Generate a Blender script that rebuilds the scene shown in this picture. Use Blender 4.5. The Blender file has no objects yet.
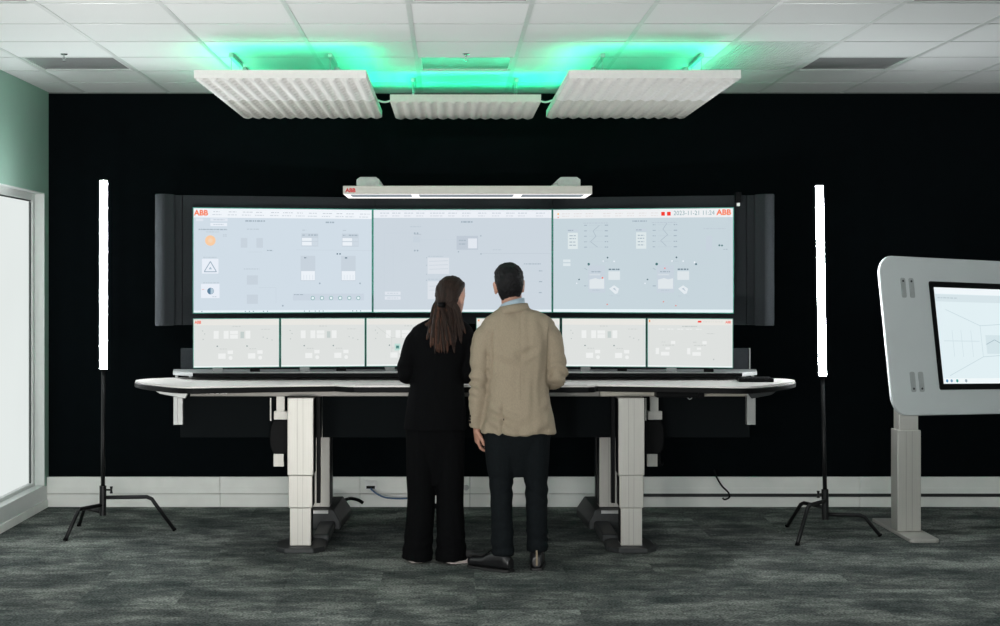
import bpy, bmesh, math, random
from mathutils import Vector, Matrix, noise
random.seed(7)
SC = bpy.context.scene
COL = SC.collection
F = 1548.0            # focal length in pixels of the 1000 px wide photograph
CAMZ = 1.6
WALL_Y = 11.06        # back wall
LEFT_X = -2.868       # left wall
RIGHT_X = 5.3
FRONT_Y = -1.2        # wall behind the camera
CEIL = 2.95

# ---------------------------------------------------------------- camera
cam = bpy.data.cameras.new('camera')
cam.sensor_width = 36.0
cam.lens = 36.0 * F / 1000.0
cam.shift_x = 0.050
cam.shift_y = -0.031
co = bpy.data.objects.new('camera', cam)
co.location = (0, 0, CAMZ)
co.rotation_euler = (math.pi / 2, 0, 0)
COL.objects.link(co)
SC.camera = co
# ---------------------------------------------------------------- world, exposure
w = bpy.data.worlds.new('world'); SC.world = w
w.use_nodes = True
w.node_tree.nodes['Background'].inputs[0].default_value = (0.5, 0.6, 0.62, 1)
w.node_tree.nodes['Background'].inputs[1].default_value = 0.02
SC.view_settings.view_transform = 'Standard'
SC.view_settings.look = 'None'
SC.view_settings.gamma = 1.0
SC.view_settings.exposure = 0.0
SC.view_settings.use_curve_mapping = False
# ---------------------------------------------------------------- light levels (lamps are built further down)
TUBE_L = 118.0         # white tube lamps
GREEN_L = 21.0        # green strips on the hanging panels
FILL_LAMP_W = 72.0     # added floor lamps out of view, for fill light
FILL_TROFFER_L = 3.6       # added ceiling panels out of view, lit to brighten the room
FILL_WINDOW_L = 9.0            # added windows behind the camera, for frontal fill light
WINDOW_L = 0.82       # daylit frosted glazing in the left wall

# ================================================================ helpers
def srgb(r, g=None, b=None):
    if g is None: r, g, b = r
    def c(v):
        v /= 255.0
        return v / 12.92 if v <= 0.04045 else ((v + 0.055) / 1.055) ** 2.4
    return (c(r), c(g), c(b), 1.0)

def P(px, py, Y):
    return Vector(((px - 450) * Y / F, Y, CAMZ - (py - 282) * Y / F))
def XA(px, Y): return (px - 450) * Y / F
def ZA(py, Y): return CAMZ - (py - 282) * Y / F

MATS = {}
def mat(name, col, rough=0.5, metal=0.0, var=0.06, scale=30.0, bump=0.0, bscale=200.0, stretch=(1, 1, 1), spec=0.5, rnd=0.0, coat=0.0):
    if name in MATS: return MATS[name]
    m = bpy.data.materials.new(name); m.use_nodes = True
    nt = m.node_tree; N = nt.nodes; L = nt.links
    b = N['Principled BSDF']
    b.inputs['Roughness'].default_value = rough
    b.inputs['Metallic'].default_value = metal
    b.inputs['Specular IOR Level'].default_value = spec
    if coat: b.inputs['Coat Weight'].default_value = coat
    tc = N.new('ShaderNodeTexCoord'); mp = N.new('ShaderNodeMapping')
    mp.inputs['Scale'].default_value = stretch
    L.new(tc.outputs['Object'], mp.inputs[0])
    nz = N.new('ShaderNodeTexNoise'); nz.inputs['Scale'].default_value = scale
    nz.inputs['Detail'].default_value = 4
    L.new(mp.outputs[0], nz.inputs['Vector'])
    rp = N.new('ShaderNodeValToRGB')
    c = Vector(col[:3])
    rp.color_ramp.elements[0].position = 0.3; rp.color_ramp.elements[1].position = 0.7
    rp.color_ramp.elements[0].color = (*(c * (1 - var)), 1)
    rp.color_ramp.elements[1].color = (*(c * (1 + var)), 1)
    L.new(nz.outputs['Fac'], rp.inputs[0])
    out = rp.outputs[0]
    if rnd:
        oi = N.new('ShaderNodeObjectInfo'); mr = N.new('ShaderNodeMapRange')
        mr.inputs[3].default_value = 1 - rnd; mr.inputs[4].default_value = 1 + rnd
        L.new(oi.outputs['Random'], mr.inputs[0])
        mx = N.new('ShaderNodeVectorMath'); mx.operation = 'SCALE'
        L.new(out, mx.inputs[0]); L.new(mr.outputs[0], mx.inputs['Scale'])
        out = mx.outputs[0]
    L.new(out, b.inputs['Base Color'])
    if bump:
        nb = N.new('ShaderNodeTexNoise'); nb.inputs['Scale'].default_value = bscale; nb.inputs['Detail'].default_value = 3
        L.new(mp.outputs[0], nb.inputs['Vector'])
        bp = N.new('ShaderNodeBump'); bp.inputs['Strength'].default_value = bump; bp.inputs['Distance'].default_value = 0.004
        L.new(nb.outputs['Fac'], bp.inputs['Height']); L.new(bp.outputs[0], b.inputs['Normal'])
    MATS[name] = m
    return m

def emit(name, col, strength=1.0, var=0.02, scale=3.0):
    if name in MATS: return MATS[name]
    m = bpy.data.materials.new(name); m.use_nodes = True
    nt = m.node_tree; N = nt.nodes; L = nt.links
    for n in list(N): N.remove(n)
    o = N.new('ShaderNodeOutputMaterial'); e = N.new('ShaderNodeEmission')
    tc = N.new('ShaderNodeTexCoord'); nz = N.new('ShaderNodeTexNoise'); nz.inputs['Scale'].default_value = scale
    L.new(tc.outputs['Object'], nz.inputs['Vector'])
    rp = N.new('ShaderNodeValToRGB'); c = Vector(col[:3])
    rp.color_ramp.elements[0].color = (*(c * (1 - var)), 1); rp.color_ramp.elements[1].color = (*(c * (1 + var)), 1)
    L.new(nz.outputs['Fac'], rp.inputs[0]); L.new(rp.outputs[0], e.inputs[0])
    e.inputs[1].default_value = strength
    L.new(e.outputs[0], o.inputs[0])
    MATS[name] = m
    return m

def carpet_material():
    m = bpy.data.materials.new('carpet'); m.use_nodes = True
    nt = m.node_tree; N = nt.nodes; L = nt.links; b = N['Principled BSDF']
    b.inputs['Roughness'].default_value = 0.95; b.inputs['Specular IOR Level'].default_value = 0.1
    g = N.new('ShaderNodeNewGeometry'); mp = N.new('ShaderNodeMapping'); mp.inputs['Scale'].default_value = (1.3, 2.1, 1)
    L.new(g.outputs['Position'], mp.inputs[0])
    oi = N.new('ShaderNodeObjectInfo'); ad = N.new('ShaderNodeVectorMath'); ad.operation = 'ADD'
    cb = N.new('ShaderNodeCombineXYZ'); ml = N.new('ShaderNodeMath'); ml.operation = 'MULTIPLY'; ml.inputs[1].default_value = 0.3
    L.new(oi.outputs['Random'], ml.inputs[0]); L.new(ml.outputs[0], cb.inputs[2]); L.new(mp.outputs[0], ad.inputs[0]); L.new(cb.outputs[0], ad.inputs[1])
    n1 = N.new('ShaderNodeTexNoise'); n1.inputs['Scale'].default_value = 1.7; n1.inputs['Detail'].default_value = 8; n1.inputs['Roughness'].default_value = 0.74
    L.new(ad.outputs[0], n1.inputs['Vector'])
    r1 = N.new('ShaderNodeValToRGB'); e = r1.color_ramp.elements
    e[0].position = 0.36; e[0].color = (0.032, 0.041, 0.040, 1)
    e[1].position = 0.62; e[1].color = (0.215, 0.230, 0.210, 1)
    k = r1.color_ramp.elements.new(0.5); k.color = (0.092, 0.102, 0.096, 1)
    L.new(n1.outputs['Fac'], r1.inputs[0])
    n2 = N.new('ShaderNodeTexNoise'); n2.inputs['Scale'].default_value = 80; n2.inputs['Detail'].default_value = 2
    L.new(g.outputs['Position'], n2.inputs['Vector'])
    mr = N.new('ShaderNodeMapRange'); mr.inputs[1].default_value = 0.3; mr.inputs[2].default_value = 0.7; mr.inputs[3].default_value = 0.35; mr.inputs[4].default_value = 1.75
    L.new(n2.outputs['Fac'], mr.inputs[0])
    mr2 = N.new('ShaderNodeMapRange'); mr2.inputs[3].default_value = 0.86; mr2.inputs[4].default_value = 1.14
    L.new(oi.outputs['Random'], mr2.inputs[0])
    mm = N.new('ShaderNodeMath'); mm.operation = 'MULTIPLY'; L.new(mr.outputs[0], mm.inputs[0]); L.new(mr2.outputs[0], mm.inputs[1])
    vs = N.new('ShaderNodeVectorMath'); vs.operation = 'SCALE'; L.new(r1.outputs[0], vs.inputs[0]); L.new(mm.outputs[0], vs.inputs['Scale'])
    L.new(vs.outputs[0], b.inputs['Base Color'])
    bp = N.new('ShaderNodeBump'); bp.inputs['Strength'].default_value = 0.6; bp.inputs['Distance'].default_value = 0.006
    L.new(n2.outputs['Fac'], bp.inputs['Height']); L.new(bp.outputs[0], b.inputs['Normal'])
    return m

# ---- bmesh shape adders
def bx(bm, x0, x1, y0, y1, z0, z1, M=None):
    v = [bm.verts.new(p if M is None else M @ Vector(p)) for p in
         [(x0, y0, z0), (x1, y0, z0), (x1, y1, z0), (x0, y1, z0), (x0, y0, z1), (x1, y0, z1), (x1, y1, z1), (x0, y1, z1)]]
    for f in [(3, 2, 1, 0), (4, 5, 6, 7), (0, 1, 5, 4), (1, 2, 6, 5), (2, 3, 7, 6), (3, 0, 4, 7)]:
        bm.faces.new([v[i] for i in f])
    return v

def prism(bm, pts, z0, z1, M=None):
    """polygon pts (x,y) counter-clockwise, extruded from z0 to z1"""
    M = M or Matrix()
    a = [bm.verts.new(M @ Vector((x, y, z0))) for x, y in pts]
    b = [bm.verts.new(M @ Vector((x, y, z1))) for x, y in pts]
    bm.faces.new(a[::-1]); bm.faces.new(b)
    n = len(pts)
    for i in range(n):
        bm.faces.new([a[i], a[(i + 1) % n], b[(i + 1) % n], b[i]])

def frame_axes(t, ref=None):
    t = t.normalized()
    ref = Vector(ref) if ref is not None else (Vector((0, 1, 0)) if abs(t.y) < 0.85 else Vector((1, 0, 0)))
    a = ref.cross(t).normalized(); b = t.cross(a).normalized()
    return a, b

def tube(bm, pts, r, n=10, ref=None, caps=True):
    """round tube through pts; r is a number or one number / (a, b) pair for each point"""
    pts = [Vector(p) for p in pts]
    k = len(pts)
    rs = r if isinstance(r, (list, tuple)) else [r] * k
    rings = []
    for i, p in enumerate(pts):
        t = (pts[min(i + 1, k - 1)] - pts[max(i - 1, 0)])
        a, b = frame_axes(t, ref)
        ra, rb = rs[i] if isinstance(rs[i], (tuple, list)) else (rs[i], rs[i])
        rings.append([bm.verts.new(p + a * (ra * math.cos(2 * math.pi * j / n)) + b * (rb * math.sin(2 * math.pi * j / n))) for j in range(n)])
    for i in range(k - 1):
        for j in range(n):
            bm.faces.new([rings[i][j], rings[i][(j + 1) % n], rings[i + 1][(j + 1) % n], rings[i + 1][j]])
    if caps:
        bm.faces.new(rings[0][::-1]); bm.faces.new(rings[-1])

def loft(bm, rings, n=20, M=None, power=2.0):
    """rings: (z, cx, cy, half width, half depth)"""
    M = M or Matrix()
    R = []
    for z, cx, cy, a, b in rings:
        ring = []
        for j in range(n):
            t = 2 * math.pi * j / n; c, s = math.cos(t), math.sin(t)
            e = 2.0 / power
            ring.append(bm.verts.new(M @ Vector((cx + a * math.copysign(abs(c) ** e, c), cy + b * math.copysign(abs(s) ** e, s), z))))
        R.append(ring)
    for i in range(len(R) - 1):
        for j in range(n):
            bm.faces.new([R[i][j], R[i][(j + 1) % n], R[i + 1][(j + 1) % n], R[i + 1][j]])
    bm.faces.new(R[0][::-1]); bm.faces.new(R[-1])

def smooth_path(pts, seg=6):
    """Catmull-Rom through points"""
    pts = [Vector(p) for p in pts]; out = []
    k = len(pts)
    for i in range(k - 1):
        p0, p1, p2, p3 = pts[max(i - 1, 0)], pts[i], pts[i + 1], pts[min(i + 2, k - 1)]
        for s in range(seg):
            t = s / seg
            out.append(0.5 * ((2 * p1) + (p2 - p0) * t + (2 * p0 - 5 * p1 + 4 * p2 - p3) * t * t + (3 * p1 - p0 - 3 * p2 + p3) * t ** 3))
    out.append(pts[-1])
    return out

def obj(name, bm, m, parent=None, smooth=False, bevel=0.0, seg=2):
    if bevel:
        bmesh.ops.recalc_face_normals(bm, faces=bm.faces)
        es = [e for e in bm.edges if len(e.link_faces) == 2 and e.calc_face_angle(0) > 0.5]
        bmesh.ops.bevel(bm, geom=es, offset=bevel, segments=seg, affect='EDGES', profile=0.5, clamp_overlap=True)
    bmesh.ops.recalc_face_normals(bm, faces=bm.faces)
    me = bpy.data.meshes.new(name)
    bm.to_mesh(me); bm.free()
    o = bpy.data.objects.new(name, me); COL.objects.link(o)
    me.materials.append(m)
    if smooth:
        for p in me.polygons: p.use_smooth = True
    if parent: put(o, parent)
    return o

def put(o, parent):
    """child keeps the world position its vertices already have"""
    o.parent = parent
    o.matrix_parent_inverse = WORLD[parent.name].inverted() if parent.name in WORLD else Matrix()
WORLD = {}

def thing(name, label, cat, loc=(0, 0, 0), group=None):
    o = bpy.data.objects.new(name, None); COL.objects.link(o)
    o.empty_display_size = 0.1
    o.location = loc
    WORLD[o.name] = Matrix.Translation(Vector(loc))
    return tag(o, label, cat, group)

def tag(o, label=None, cat=None, group=None, kind=None):
    if label: o['label'] = label
    if cat: o['category'] = cat
    if group: o['group'] = group
    if kind: o['kind'] = kind
    return o

def box(name, x0, x1, y0, y1, z0, z1, m, parent=None, bevel=0.0, M=None):
    bm = bmesh.new(); bx(bm, x0, x1, y0, y1, z0, z1, M)
    return obj(name, bm, m, parent, bevel=bevel)

def struct(o): o['kind'] = 'structure'; return o

def text_mesh(name, s, size, m, parent, M, bold=0.0, align='LEFT'):
    cu = bpy.data.curves.new(name, 'FONT'); cu.body = s; cu.size = size; cu.offset = bold; cu.align_x = align
    cu.resolution_u = 3
    t = bpy.data.objects.new(name, cu); COL.objects.link(t)
    dg = bpy.context.evaluated_depsgraph_get()
    me = bpy.data.meshes.new_from_object(t.evaluated_get(dg))
    bpy.data.objects.remove(t); bpy.data.curves.remove(cu)
    me.transform(M)
    me.materials.clear(); me.materials.append(m)
    o = bpy.data.objects.new(name, me); COL.objects.link(o)
    if parent: put(o, parent)
    return o

# ================================================================ materials
GREENW = mat('pale_green_paint', (0.28, 0.43, 0.36, 1), 0.55, var=0.04, scale=3)
WHITE = mat('white_paint', (0.72, 0.74, 0.72, 1), 0.6, var=0.03, scale=4)
TRIM = mat('white_trim', (0.84, 0.85, 0.81, 1), 0.45, var=0.04, scale=6)
NAVY = mat('dark_wall', (0.0022, 0.0038, 0.0047, 1), 0.9, var=0.12, scale=14, bump=0.25, bscale=260, spec=0.04)
CEILM = mat('ceiling_tile_face', (0.76, 0.78, 0.78, 1), 0.85, var=0.03, scale=220, bump=0.15, bscale=320, rnd=0.025, spec=0.2)
TEE = mat('ceiling_grid_metal', (0.60, 0.63, 0.62, 1), 0.4, var=0.03)
CARPET = carpet_material()
BLACKM = mat('black_metal', (0.007, 0.0075, 0.008, 1), 0.4, var=0.15, spec=0.3)
BLACKP = mat('black_plastic', (0.0035, 0.0038, 0.0042, 1), 0.5, var=0.15, bump=0.1, spec=0.08)
SATIN = mat('satin_aluminium', (0.48, 0.47, 0.435, 1), 0.42, metal=0.35, var=0.04, scale=8, stretch=(30, 30, 0.6))
SILVER = mat('silver_plastic', (0.50, 0.51, 0.50, 1), 0.3, metal=0.3, var=0.03)
GREY = mat('dark_grey_steel', (0.030, 0.033, 0.034, 1), 0.5, metal=0.3, var=0.1)
FABRIC = mat('charcoal_fabric', (0.032, 0.036, 0.040, 1), 0.95, var=0.35, scale=420, bump=0.5, bscale=500, spec=0.15)
FABRIC_D = mat('black_fabric', (0.007, 0.009, 0.010, 1), 0.95, var=0.3, scale=420, bump=0.4, bscale=500, spec=0.1)
DESKT = mat('pale_laminate', (0.74, 0.71, 0.69, 1), 0.32, var=0.02, scale=5)
RIM = mat('screen_rim', (0.03, 0.30, 0.23, 1), 0.35, var=0.1)

# ================================================================ the room
# floor slab and its carpet tiles
floor = struct(box('floor', LEFT_X - 0.2, RIGHT_X + 0.2, FRONT_Y - 0.2, WALL_Y + 0.2, -0.12, -0.006, CARPET))
bm = bmesh.new(); bx(bm, -0.2495, 0.2495, -0.2495, 0.2495, -0.0055, 0.0); 
tile0 = obj('carpet_tile', bm, CARPET, floor)
first = True
for i in range(17):
    for j in range(9):
        x = LEFT_X + 0.25 + i * 0.5; y = 10.81 - j * 0.5
        if x > RIGHT_X: continue
        t = tile0 if first else tile0.copy()
        if not first: COL.objects.link(t); t.parent = floor
        t.location = (x, y, 0); first = False
box('carpet_sheet', LEFT_X, RIGHT_X, FRONT_Y, 10.81 - 8 * 0.5 - 0.25, -0.0055, 0.0, CARPET, floor)

struct(box('wall_back', LEFT_X - 0.2, RIGHT_X + 0.2, WALL_Y, WALL_Y + 0.2, -0.12, CEIL + 0.25, NAVY))
struct(box('wall_right', RIGHT_X, RIGHT_X + 0.2, FRONT_Y, WALL_Y, -0.006, CEIL + 0.25, WHITE))
DX0, DX1, DZ0, DZ1 = -2.6, 1.9, 0.85, 2.55
bm = bmesh.new()
bx(bm, LEFT_X - 0.2, DX0, FRONT_Y - 0.2, FRONT_Y, -0.006, CEIL + 0.25); bx(bm, DX1, RIGHT_X + 0.2, FRONT_Y - 0.2, FRONT_Y, -0.006, CEIL + 0.25)
bx(bm, DX0, DX1, FRONT_Y - 0.2, FRONT_Y, -0.006, DZ0); bx(bm, DX0, DX1, FRONT_Y - 0.2, FRONT_Y, DZ1, CEIL + 0.25)
struct(obj('wall_front', bm, WHITE))
dw = struct(bpy.data.objects.new('added_window', None)); COL.objects.link(dw)  # added unseen window, put in to light the room from the front
ADDED_PANE = emit('added_pane', (0.95, 0.985, 1.0, 1), FILL_WINDOW_L)
FRAME2 = mat('added_frame_white', (0.7, 0.7, 0.69, 1), 0.4)
for k in range(3):
    a, b = DX0 + (DX1 - DX0) * k / 3, DX0 + (DX1 - DX0) * (k + 1) / 3
    box('pane', a + 0.05, b - 0.05, FRONT_Y - 0.08, FRONT_Y - 0.07, DZ0 + 0.05, DZ1 - 0.05, ADDED_PANE, dw)
    for q in ((a, a + 0.05, DZ0, DZ1), (b - 0.05, b, DZ0, DZ1), (a + 0.05, b - 0.05, DZ0, DZ0 + 0.05), (a + 0.05, b - 0.05, DZ1 - 0.05, DZ1)):
        box('frame', q[0] + 0.0005, q[1] - 0.0005, FRONT_Y - 0.1, FRONT_Y - 0.04, q[2] + 0.0005, q[3] - 0.0005, FRAME2, dw)
# left wall with the glazed opening
WY0, WY1, WZ0, WZ1 = 0.6, 10.935, 0.152, 2.229
bm = bmesh.new()
bx(bm, LEFT_X - 0.2, LEFT_X, FRONT_Y, WY0, -0.006, CEIL + 0.25)
bx(bm, LEFT_X - 0.2, LEFT_X, WY1, WALL_Y, -0.006, CEIL + 0.25)
bx(bm, LEFT_X - 0.2, LEFT_X, WY0, WY1, -0.006, WZ0)
bx(bm, LEFT_X - 0.2, LEFT_X, WY0, WY1, WZ1, CEIL + 0.25)
struct(obj('wall_left', bm, GREENW))
win = struct(bpy.data.objects.new('window_1', None)); COL.objects.link(win)
FRAME = mat('window_frame_paint', (0.66, 0.69, 0.67, 1), 0.35, var=0.02)
xf = LEFT_X - 0.063
box('stile', xf - 0.06, xf, WY1 - 0.061, WY1 - 0.001, WZ0, WZ1, FRAME, win, bevel=0.004)
box('stile', xf - 0.06, xf, WY0 + 0.001, WY0 + 0.081, WZ0, WZ1, FRAME, win, bevel=0.004)
box('rail', xf - 0.06, xf, WY0 + 0.082, WY1 - 0.062, WZ1 - 0.055, WZ1 - 0.001, FRAME, win, bevel=0.004)
box('rail', xf - 0.06, xf, WY0 + 0.082, WY1 - 0.062, WZ0 + 0.001, WZ0 + 0.035, FRAME, win, bevel=0.004)
PANE = emit('frosted_glazing', (0.94, 1.0, 0.98, 1), WINDOW_L, var=0.06, scale=0.9)
GASKET = mat('black_gasket', (0.02, 0.03, 0.03, 1), 0.6)
box('gasket', xf - 0.022, xf - 0.012, WY1 - 0.074, WY1 - 0.063, WZ0 + 0.036, WZ1 - 0.056, GASKET, win)
box('gasket', xf - 0.022, xf - 0.012, WY0 + 0.096, WY1 - 0.076, WZ1 - 0.064, WZ1 - 0.056, GASKET, win)
for k in range(6):
    ya_, yb_ = WY0 + 0.082 + (WY1 - WY0 - 0.144) * k / 6, WY0 + 0.082 + (WY1 - WY0 - 0.144) * (k + 1) / 6
    box('pane', xf - 0.04, xf - 0.03, ya_ + (0.021 if k else 0), yb_ - (0.021 if k < 5 else 0), WZ0 + 0.036, WZ1 - 0.056, PANE, win)
    if k: box('mullion', xf - 0.06, xf, ya_ - 0.02, ya_ + 0.02, WZ0 + 0.036, WZ1 - 0.056, FRAME, win, bevel=0.003)
box('window_sill', LEFT_X - 0.062, LEFT_X + 0.006, WY0 + 0.002, WY1 - 0.002, WZ0 + 0.0005, WZ0 + 0.012, FRAME, win, bevel=0.002)
box('light_film', xf - 0.045, xf - 0.041, WY0 + 0.082, WY1 - 0.062, WZ0 + 0.036, WZ1 - 0.056, FRAME, win)
box('jamb_lining', LEFT_X - 0.0625, LEFT_X + 0.004, WY1 - 0.0055, WY1 - 0.0005, WZ0 + 0.0125, WZ1 - 0.0065, FRAME, win)
box('head_lining', LEFT_X - 0.0625, LEFT_X + 0.004, WY0 + 0.002, WY1 - 0.0005, WZ1 - 0.006, WZ1 - 0.0005, FRAME, win)
box('sill_apron', LEFT_X + 0.0003, LEFT_X + 0.005, WY0 + 0.002, WALL_Y - 0.066, 0.056, WZ0 + 0.0002, FRAME, win)
bl = struct(box('baseboard_left', LEFT_X + 0.0005, LEFT_X + 0.014, FRONT_Y + 0.02, WALL_Y - 0.066, 0.0, 0.055, TRIM, bevel=0.002))

# skirting duct along the back wall: removable covers above a groove, plinth pieces below
bb = struct(bpy.data.objects.new('baseboard_back', None)); COL.objects.link(bb)
box('duct_body', LEFT_X + 0.0005, RIGHT_X - 0.0005, WALL_Y - 0.03, WALL_Y - 0.0005, 0.0, 0.2, GREY, bb)
joints = [LEFT_X + 0.001, XA(220, 11), XA(360, 11), XA(470, 11), XA(612, 11), XA(860, 11), RIGHT_X - 0.001]
for a, b in zip(joints[:-1], joints[1:]):
    box('duct_cover', a + 0.001, b - 0.001, WALL_Y - 0.06, WALL_Y - 0.0305, 0.097, 0.214, TRIM, bb, bevel=0.003)
    box('duct_lip', a + 0.001, b - 0.001, WALL_Y - 0.0635, WALL_Y - 0.0605, 0.097, 0.137, TRIM, bb)
    box('plinth', a + 0.001, b - 0.001, WALL_Y - 0.056, WALL_Y - 0.0305, 0.0, 0.093 if a < 1.1 else 0.070, TRIM, bb, bevel=0.003)

# ceiling: slab, tiles, grid
ceil = struct(box('ceiling', LEFT_X - 0.2, RIGHT_X + 0.2, FRONT_Y - 0.2, WALL_Y + 0.2, CEIL + 0.02, CEIL + 0.25, WHITE))
GX = [-0.203 + 0.6 * k for k in range(-5, 10)]
GY = [10.5 - 0.6 * k for k in range(0, 7)]     # 10.5 ... 6.9
xe = [LEFT_X] + [g for g in GX if LEFT_X + 0.02 < g < RIGHT_X - 0.02] + [RIGHT_X]
ye = [WALL_Y] + GY
troffer_cells = []
grille_cells = []
tile_mesh = {}
for i in range(len(xe) - 1):
    for j in range(len(ye) - 1):
        x0, x1, y1, y0 = xe[i], xe[i + 1], ye[j], ye[j + 1]
        k = round((x0 + 0.203) / 0.6)
        if abs(y0 - 9.3) < 0.01 or abs(y0 - 6.9) < 0.01:
            if k % 4 == 0 and x1 - x0 > 0.55:
                troffer_cells.append((x0, x1, y0, y1)); continue
        if k == 3 and (abs(y0 - 9.3) < 0.01 or abs(y0 - 8.7) < 0.01):
            grille_cells.append((x0, x1, y0, y1)); continue
        key = (round(x1 - x0, 3), round(y1 - y0, 3))
        if key not in tile_mesh:
            hx, hy = key[0] / 2 - 0.004, key[1] / 2 - 0.004
            bm = bmesh.new(); bx(bm, -hx, hx, -hy, hy, 0.0, 0.018)
            t = obj('ceiling_tile', bm, CEILM, ceil, bevel=0.003, seg=1); tile_mesh[key] = t
        else:
            t = tile_mesh[key].copy(); COL.objects.link(t); t.parent = ceil
        t.location = ((x0 + x1) / 2, (y0 + y1) / 2, CEIL + 0.0015 + random.uniform(0, 0.0006))
box('ceiling_sheet', LEFT_X, RIGHT_X, FRONT_Y, 6.9, CEIL + 0.001, CEIL + 0.0195, CEILM, ceil)
for g in GX:
    if LEFT_X < g < RIGHT_X:
        box('grid_runner', g - 0.012, g + 0.012, 6.9, WALL_Y - 0.001, CEIL - 0.0015, CEIL + 0.0012, TEE, ceil)
for y in GY:
    for i in range(len(xe) - 1):
        if xe[i + 1] - xe[i] > 0.1 and xe[i] < 4.6:
            box('cross_tee', xe[i] + 0.0125, xe[i + 1] - 0.0125, y - 0.0075, y + 0.0075, CEIL - 0.0012, CEIL + 0.0012, TEE, ceil)
ANGLE = mat('wall_angle_trim', (0.5, 0.52, 0.5, 1), 0.5)
box('wall_angle', LEFT_X + 0.001, RIGHT_X - 0.001, WALL_Y - 0.02, WALL_Y - 0.0005, CEIL - 0.003, CEIL - 0.0016, ANGLE, ceil)

# recessed ceiling lights (switched off near the screens)
PRISM = mat('glossy_diffuser', (0.36, 0.37, 0.37, 1), 0.16, var=0.02, scale=60, spec=0.8)
LIT = emit('fill_diffuser', (1.0, 0.97, 0.93, 1), FILL_TROFFER_L)
def troffer(c, label, lit=False):
    x0, x1, y0, y1 = c
    t = thing('ceiling_light', label, 'ceiling light', ((x0 + x1) / 2, (y0 + y1) / 2, CEIL), 'recessed ceiling lights')
    bm = bmesh.new()
    zt, zb = CEIL + 0.0195, CEIL + 0.0013
    a, b = 0.0125, 0.03
    for (p, q, r, s) in [(x0 + a, x0 + b, y0 + a, y1 - a), (x1 - b, x1 - a, y0 + a, y1 - a), (x0 + b, x1 - b, y0 + a, y0 + b), (x0 + b, x1 - b, y1 - b, y1 - a)]:
        bx(bm, p, q, r, s, zb, zt)
    obj('frame', bm, TEE, t)
    box('diffuser', x0 + b + 0.001, x1 - b - 0.001, y0 + b + 0.001, y1 - b - 0.001, CEIL + 0.006, zt, LIT if lit else PRISM, t)
for c in troffer_cells:
    mx, my = (c[0] + c[1]) / 2, (c[2] + c[3]) / 2
    pos = 'beside the left wall' if mx < -1 else ('over the middle of the desk' if mx < 1 else ('right of the air grille' if mx < 3 else 'at the far right of the room'))
    row = 'unlit square ceiling light %s, near the dark wall' if my > 9 else 'unlit square ceiling light %s, cut by the photo top'
    troffer(c, row % pos)
for y0 in (4.3, 1.9):  # added lit panels out of view, there to raise the brightness
    for k, nm in ((-4, 'left'), (0, 'middle'), (4, 'right'), (8, 'far right')):
        x0 = -0.203 + 0.6 * k
        t = thing('ceiling_light', 'added lit square ceiling light out of view, %s column, %s row' % (nm, 'nearer' if y0 > 3 else 'farther'), 'ceiling light', (x0 + 0.3, y0 + 0.3, CEIL - 0.03), 'recessed ceiling lights')
        box('frame', x0 + 0.012, x0 + 0.588, y0 + 0.012, y0 + 0.588, CEIL - 0.012, CEIL + 0.0009, TEE, t)
        box('diffuser', x0 + 0.03, x0 + 0.57, y0 + 0.03, y0 + 0.57, CEIL - 0.02, CEIL - 0.0125, LIT, t)

# air grille, 0.6 x 1.2
gx0, gx1 = grille_cells[0][0], grille_cells[0][1]
gt = thing('air_grille', 'long white louvred air grille in the ceiling right of the hanging panels', 'air vent', ((gx0 + gx1) / 2, 9.3, CEIL))
GRL = mat('grille_paint', (0.62, 0.65, 0.64, 1), 0.5)
DARKV = mat('grille_cavity', (0.12, 0.13, 0.13, 1), 0.8)
box('backing', gx0 + 0.015, gx1 - 0.015, 8.72, 9.88, CEIL + 0.014, CEIL + 0.0195, DARKV, gt)
bm = bmesh.new()
for (p, q, r, s) in [(gx0 + 0.0125, gx0 + 0.035, 8.715, 9.885), (gx1 - 0.06, gx1 - 0.0125, 8.715, 9.885), (gx0 + 0.036, gx1 - 0.061, 8.715, 8.735), (gx0 + 0.036, gx1 - 0.061, 9.865, 9.885)]:
    bx(bm, p, q, r, s, CEIL + 0.0013, CEIL + 0.0135)
obj('frame', bm, GRL, gt)
n = 24
for i in range(n):
    x = gx0 + 0.045 + (gx1 - gx0 - 0.115) * i / (n - 1)
    box('slat', x - 0.0075, x + 0.0075, 8.736, 9.864, CEIL + 0.0015, CEIL + 0.012, GRL, gt)

# sprinklers
CHROME = mat('chrome', (0.55, 0.57, 0.56, 1), 0.2, metal=1.0)
for px, lab in ((64, 'small chrome pendent sprinkler on the ceiling beside the left wall'), (466, 'small chrome pendent sprinkler on the ceiling above the middle hanging panel')):
    x = XA(px, 9.17); s = thing('sprinkler', lab, 'sprinkler', (x, 9.17, CEIL), 'ceiling sprinklers')
    bm = bmesh.new(); tube(bm, [(x, 9.17, CEIL + 0.001), (x, 9.17, CEIL - 0.004)], [0.022, 0.018], 14); obj('escutcheon', bm, CHROME, s)
    bm = bmesh.new(); tube(bm, [(x, 9.17, CEIL - 0.0045), (x, 9.17, CEIL - 0.02)], 0.006, 8)
    for d in (-0.009, 0.009): tube(bm, [(x + d * 0.6, 9.17, CEIL - 0.018), (x + d, 9.17, CEIL - 0.027), (x, 9.17, CEIL - 0.038)], 0.0022, 6)
    obj('sprinkler_head', bm, CHROME, s)
    bm = bmesh.new(); tube(bm, [(x, 9.17, CEIL - 0.038), (x, 9.17, CEIL - 0.0405)], 0.013, 12); obj('deflector', bm, CHROME, s)

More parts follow.
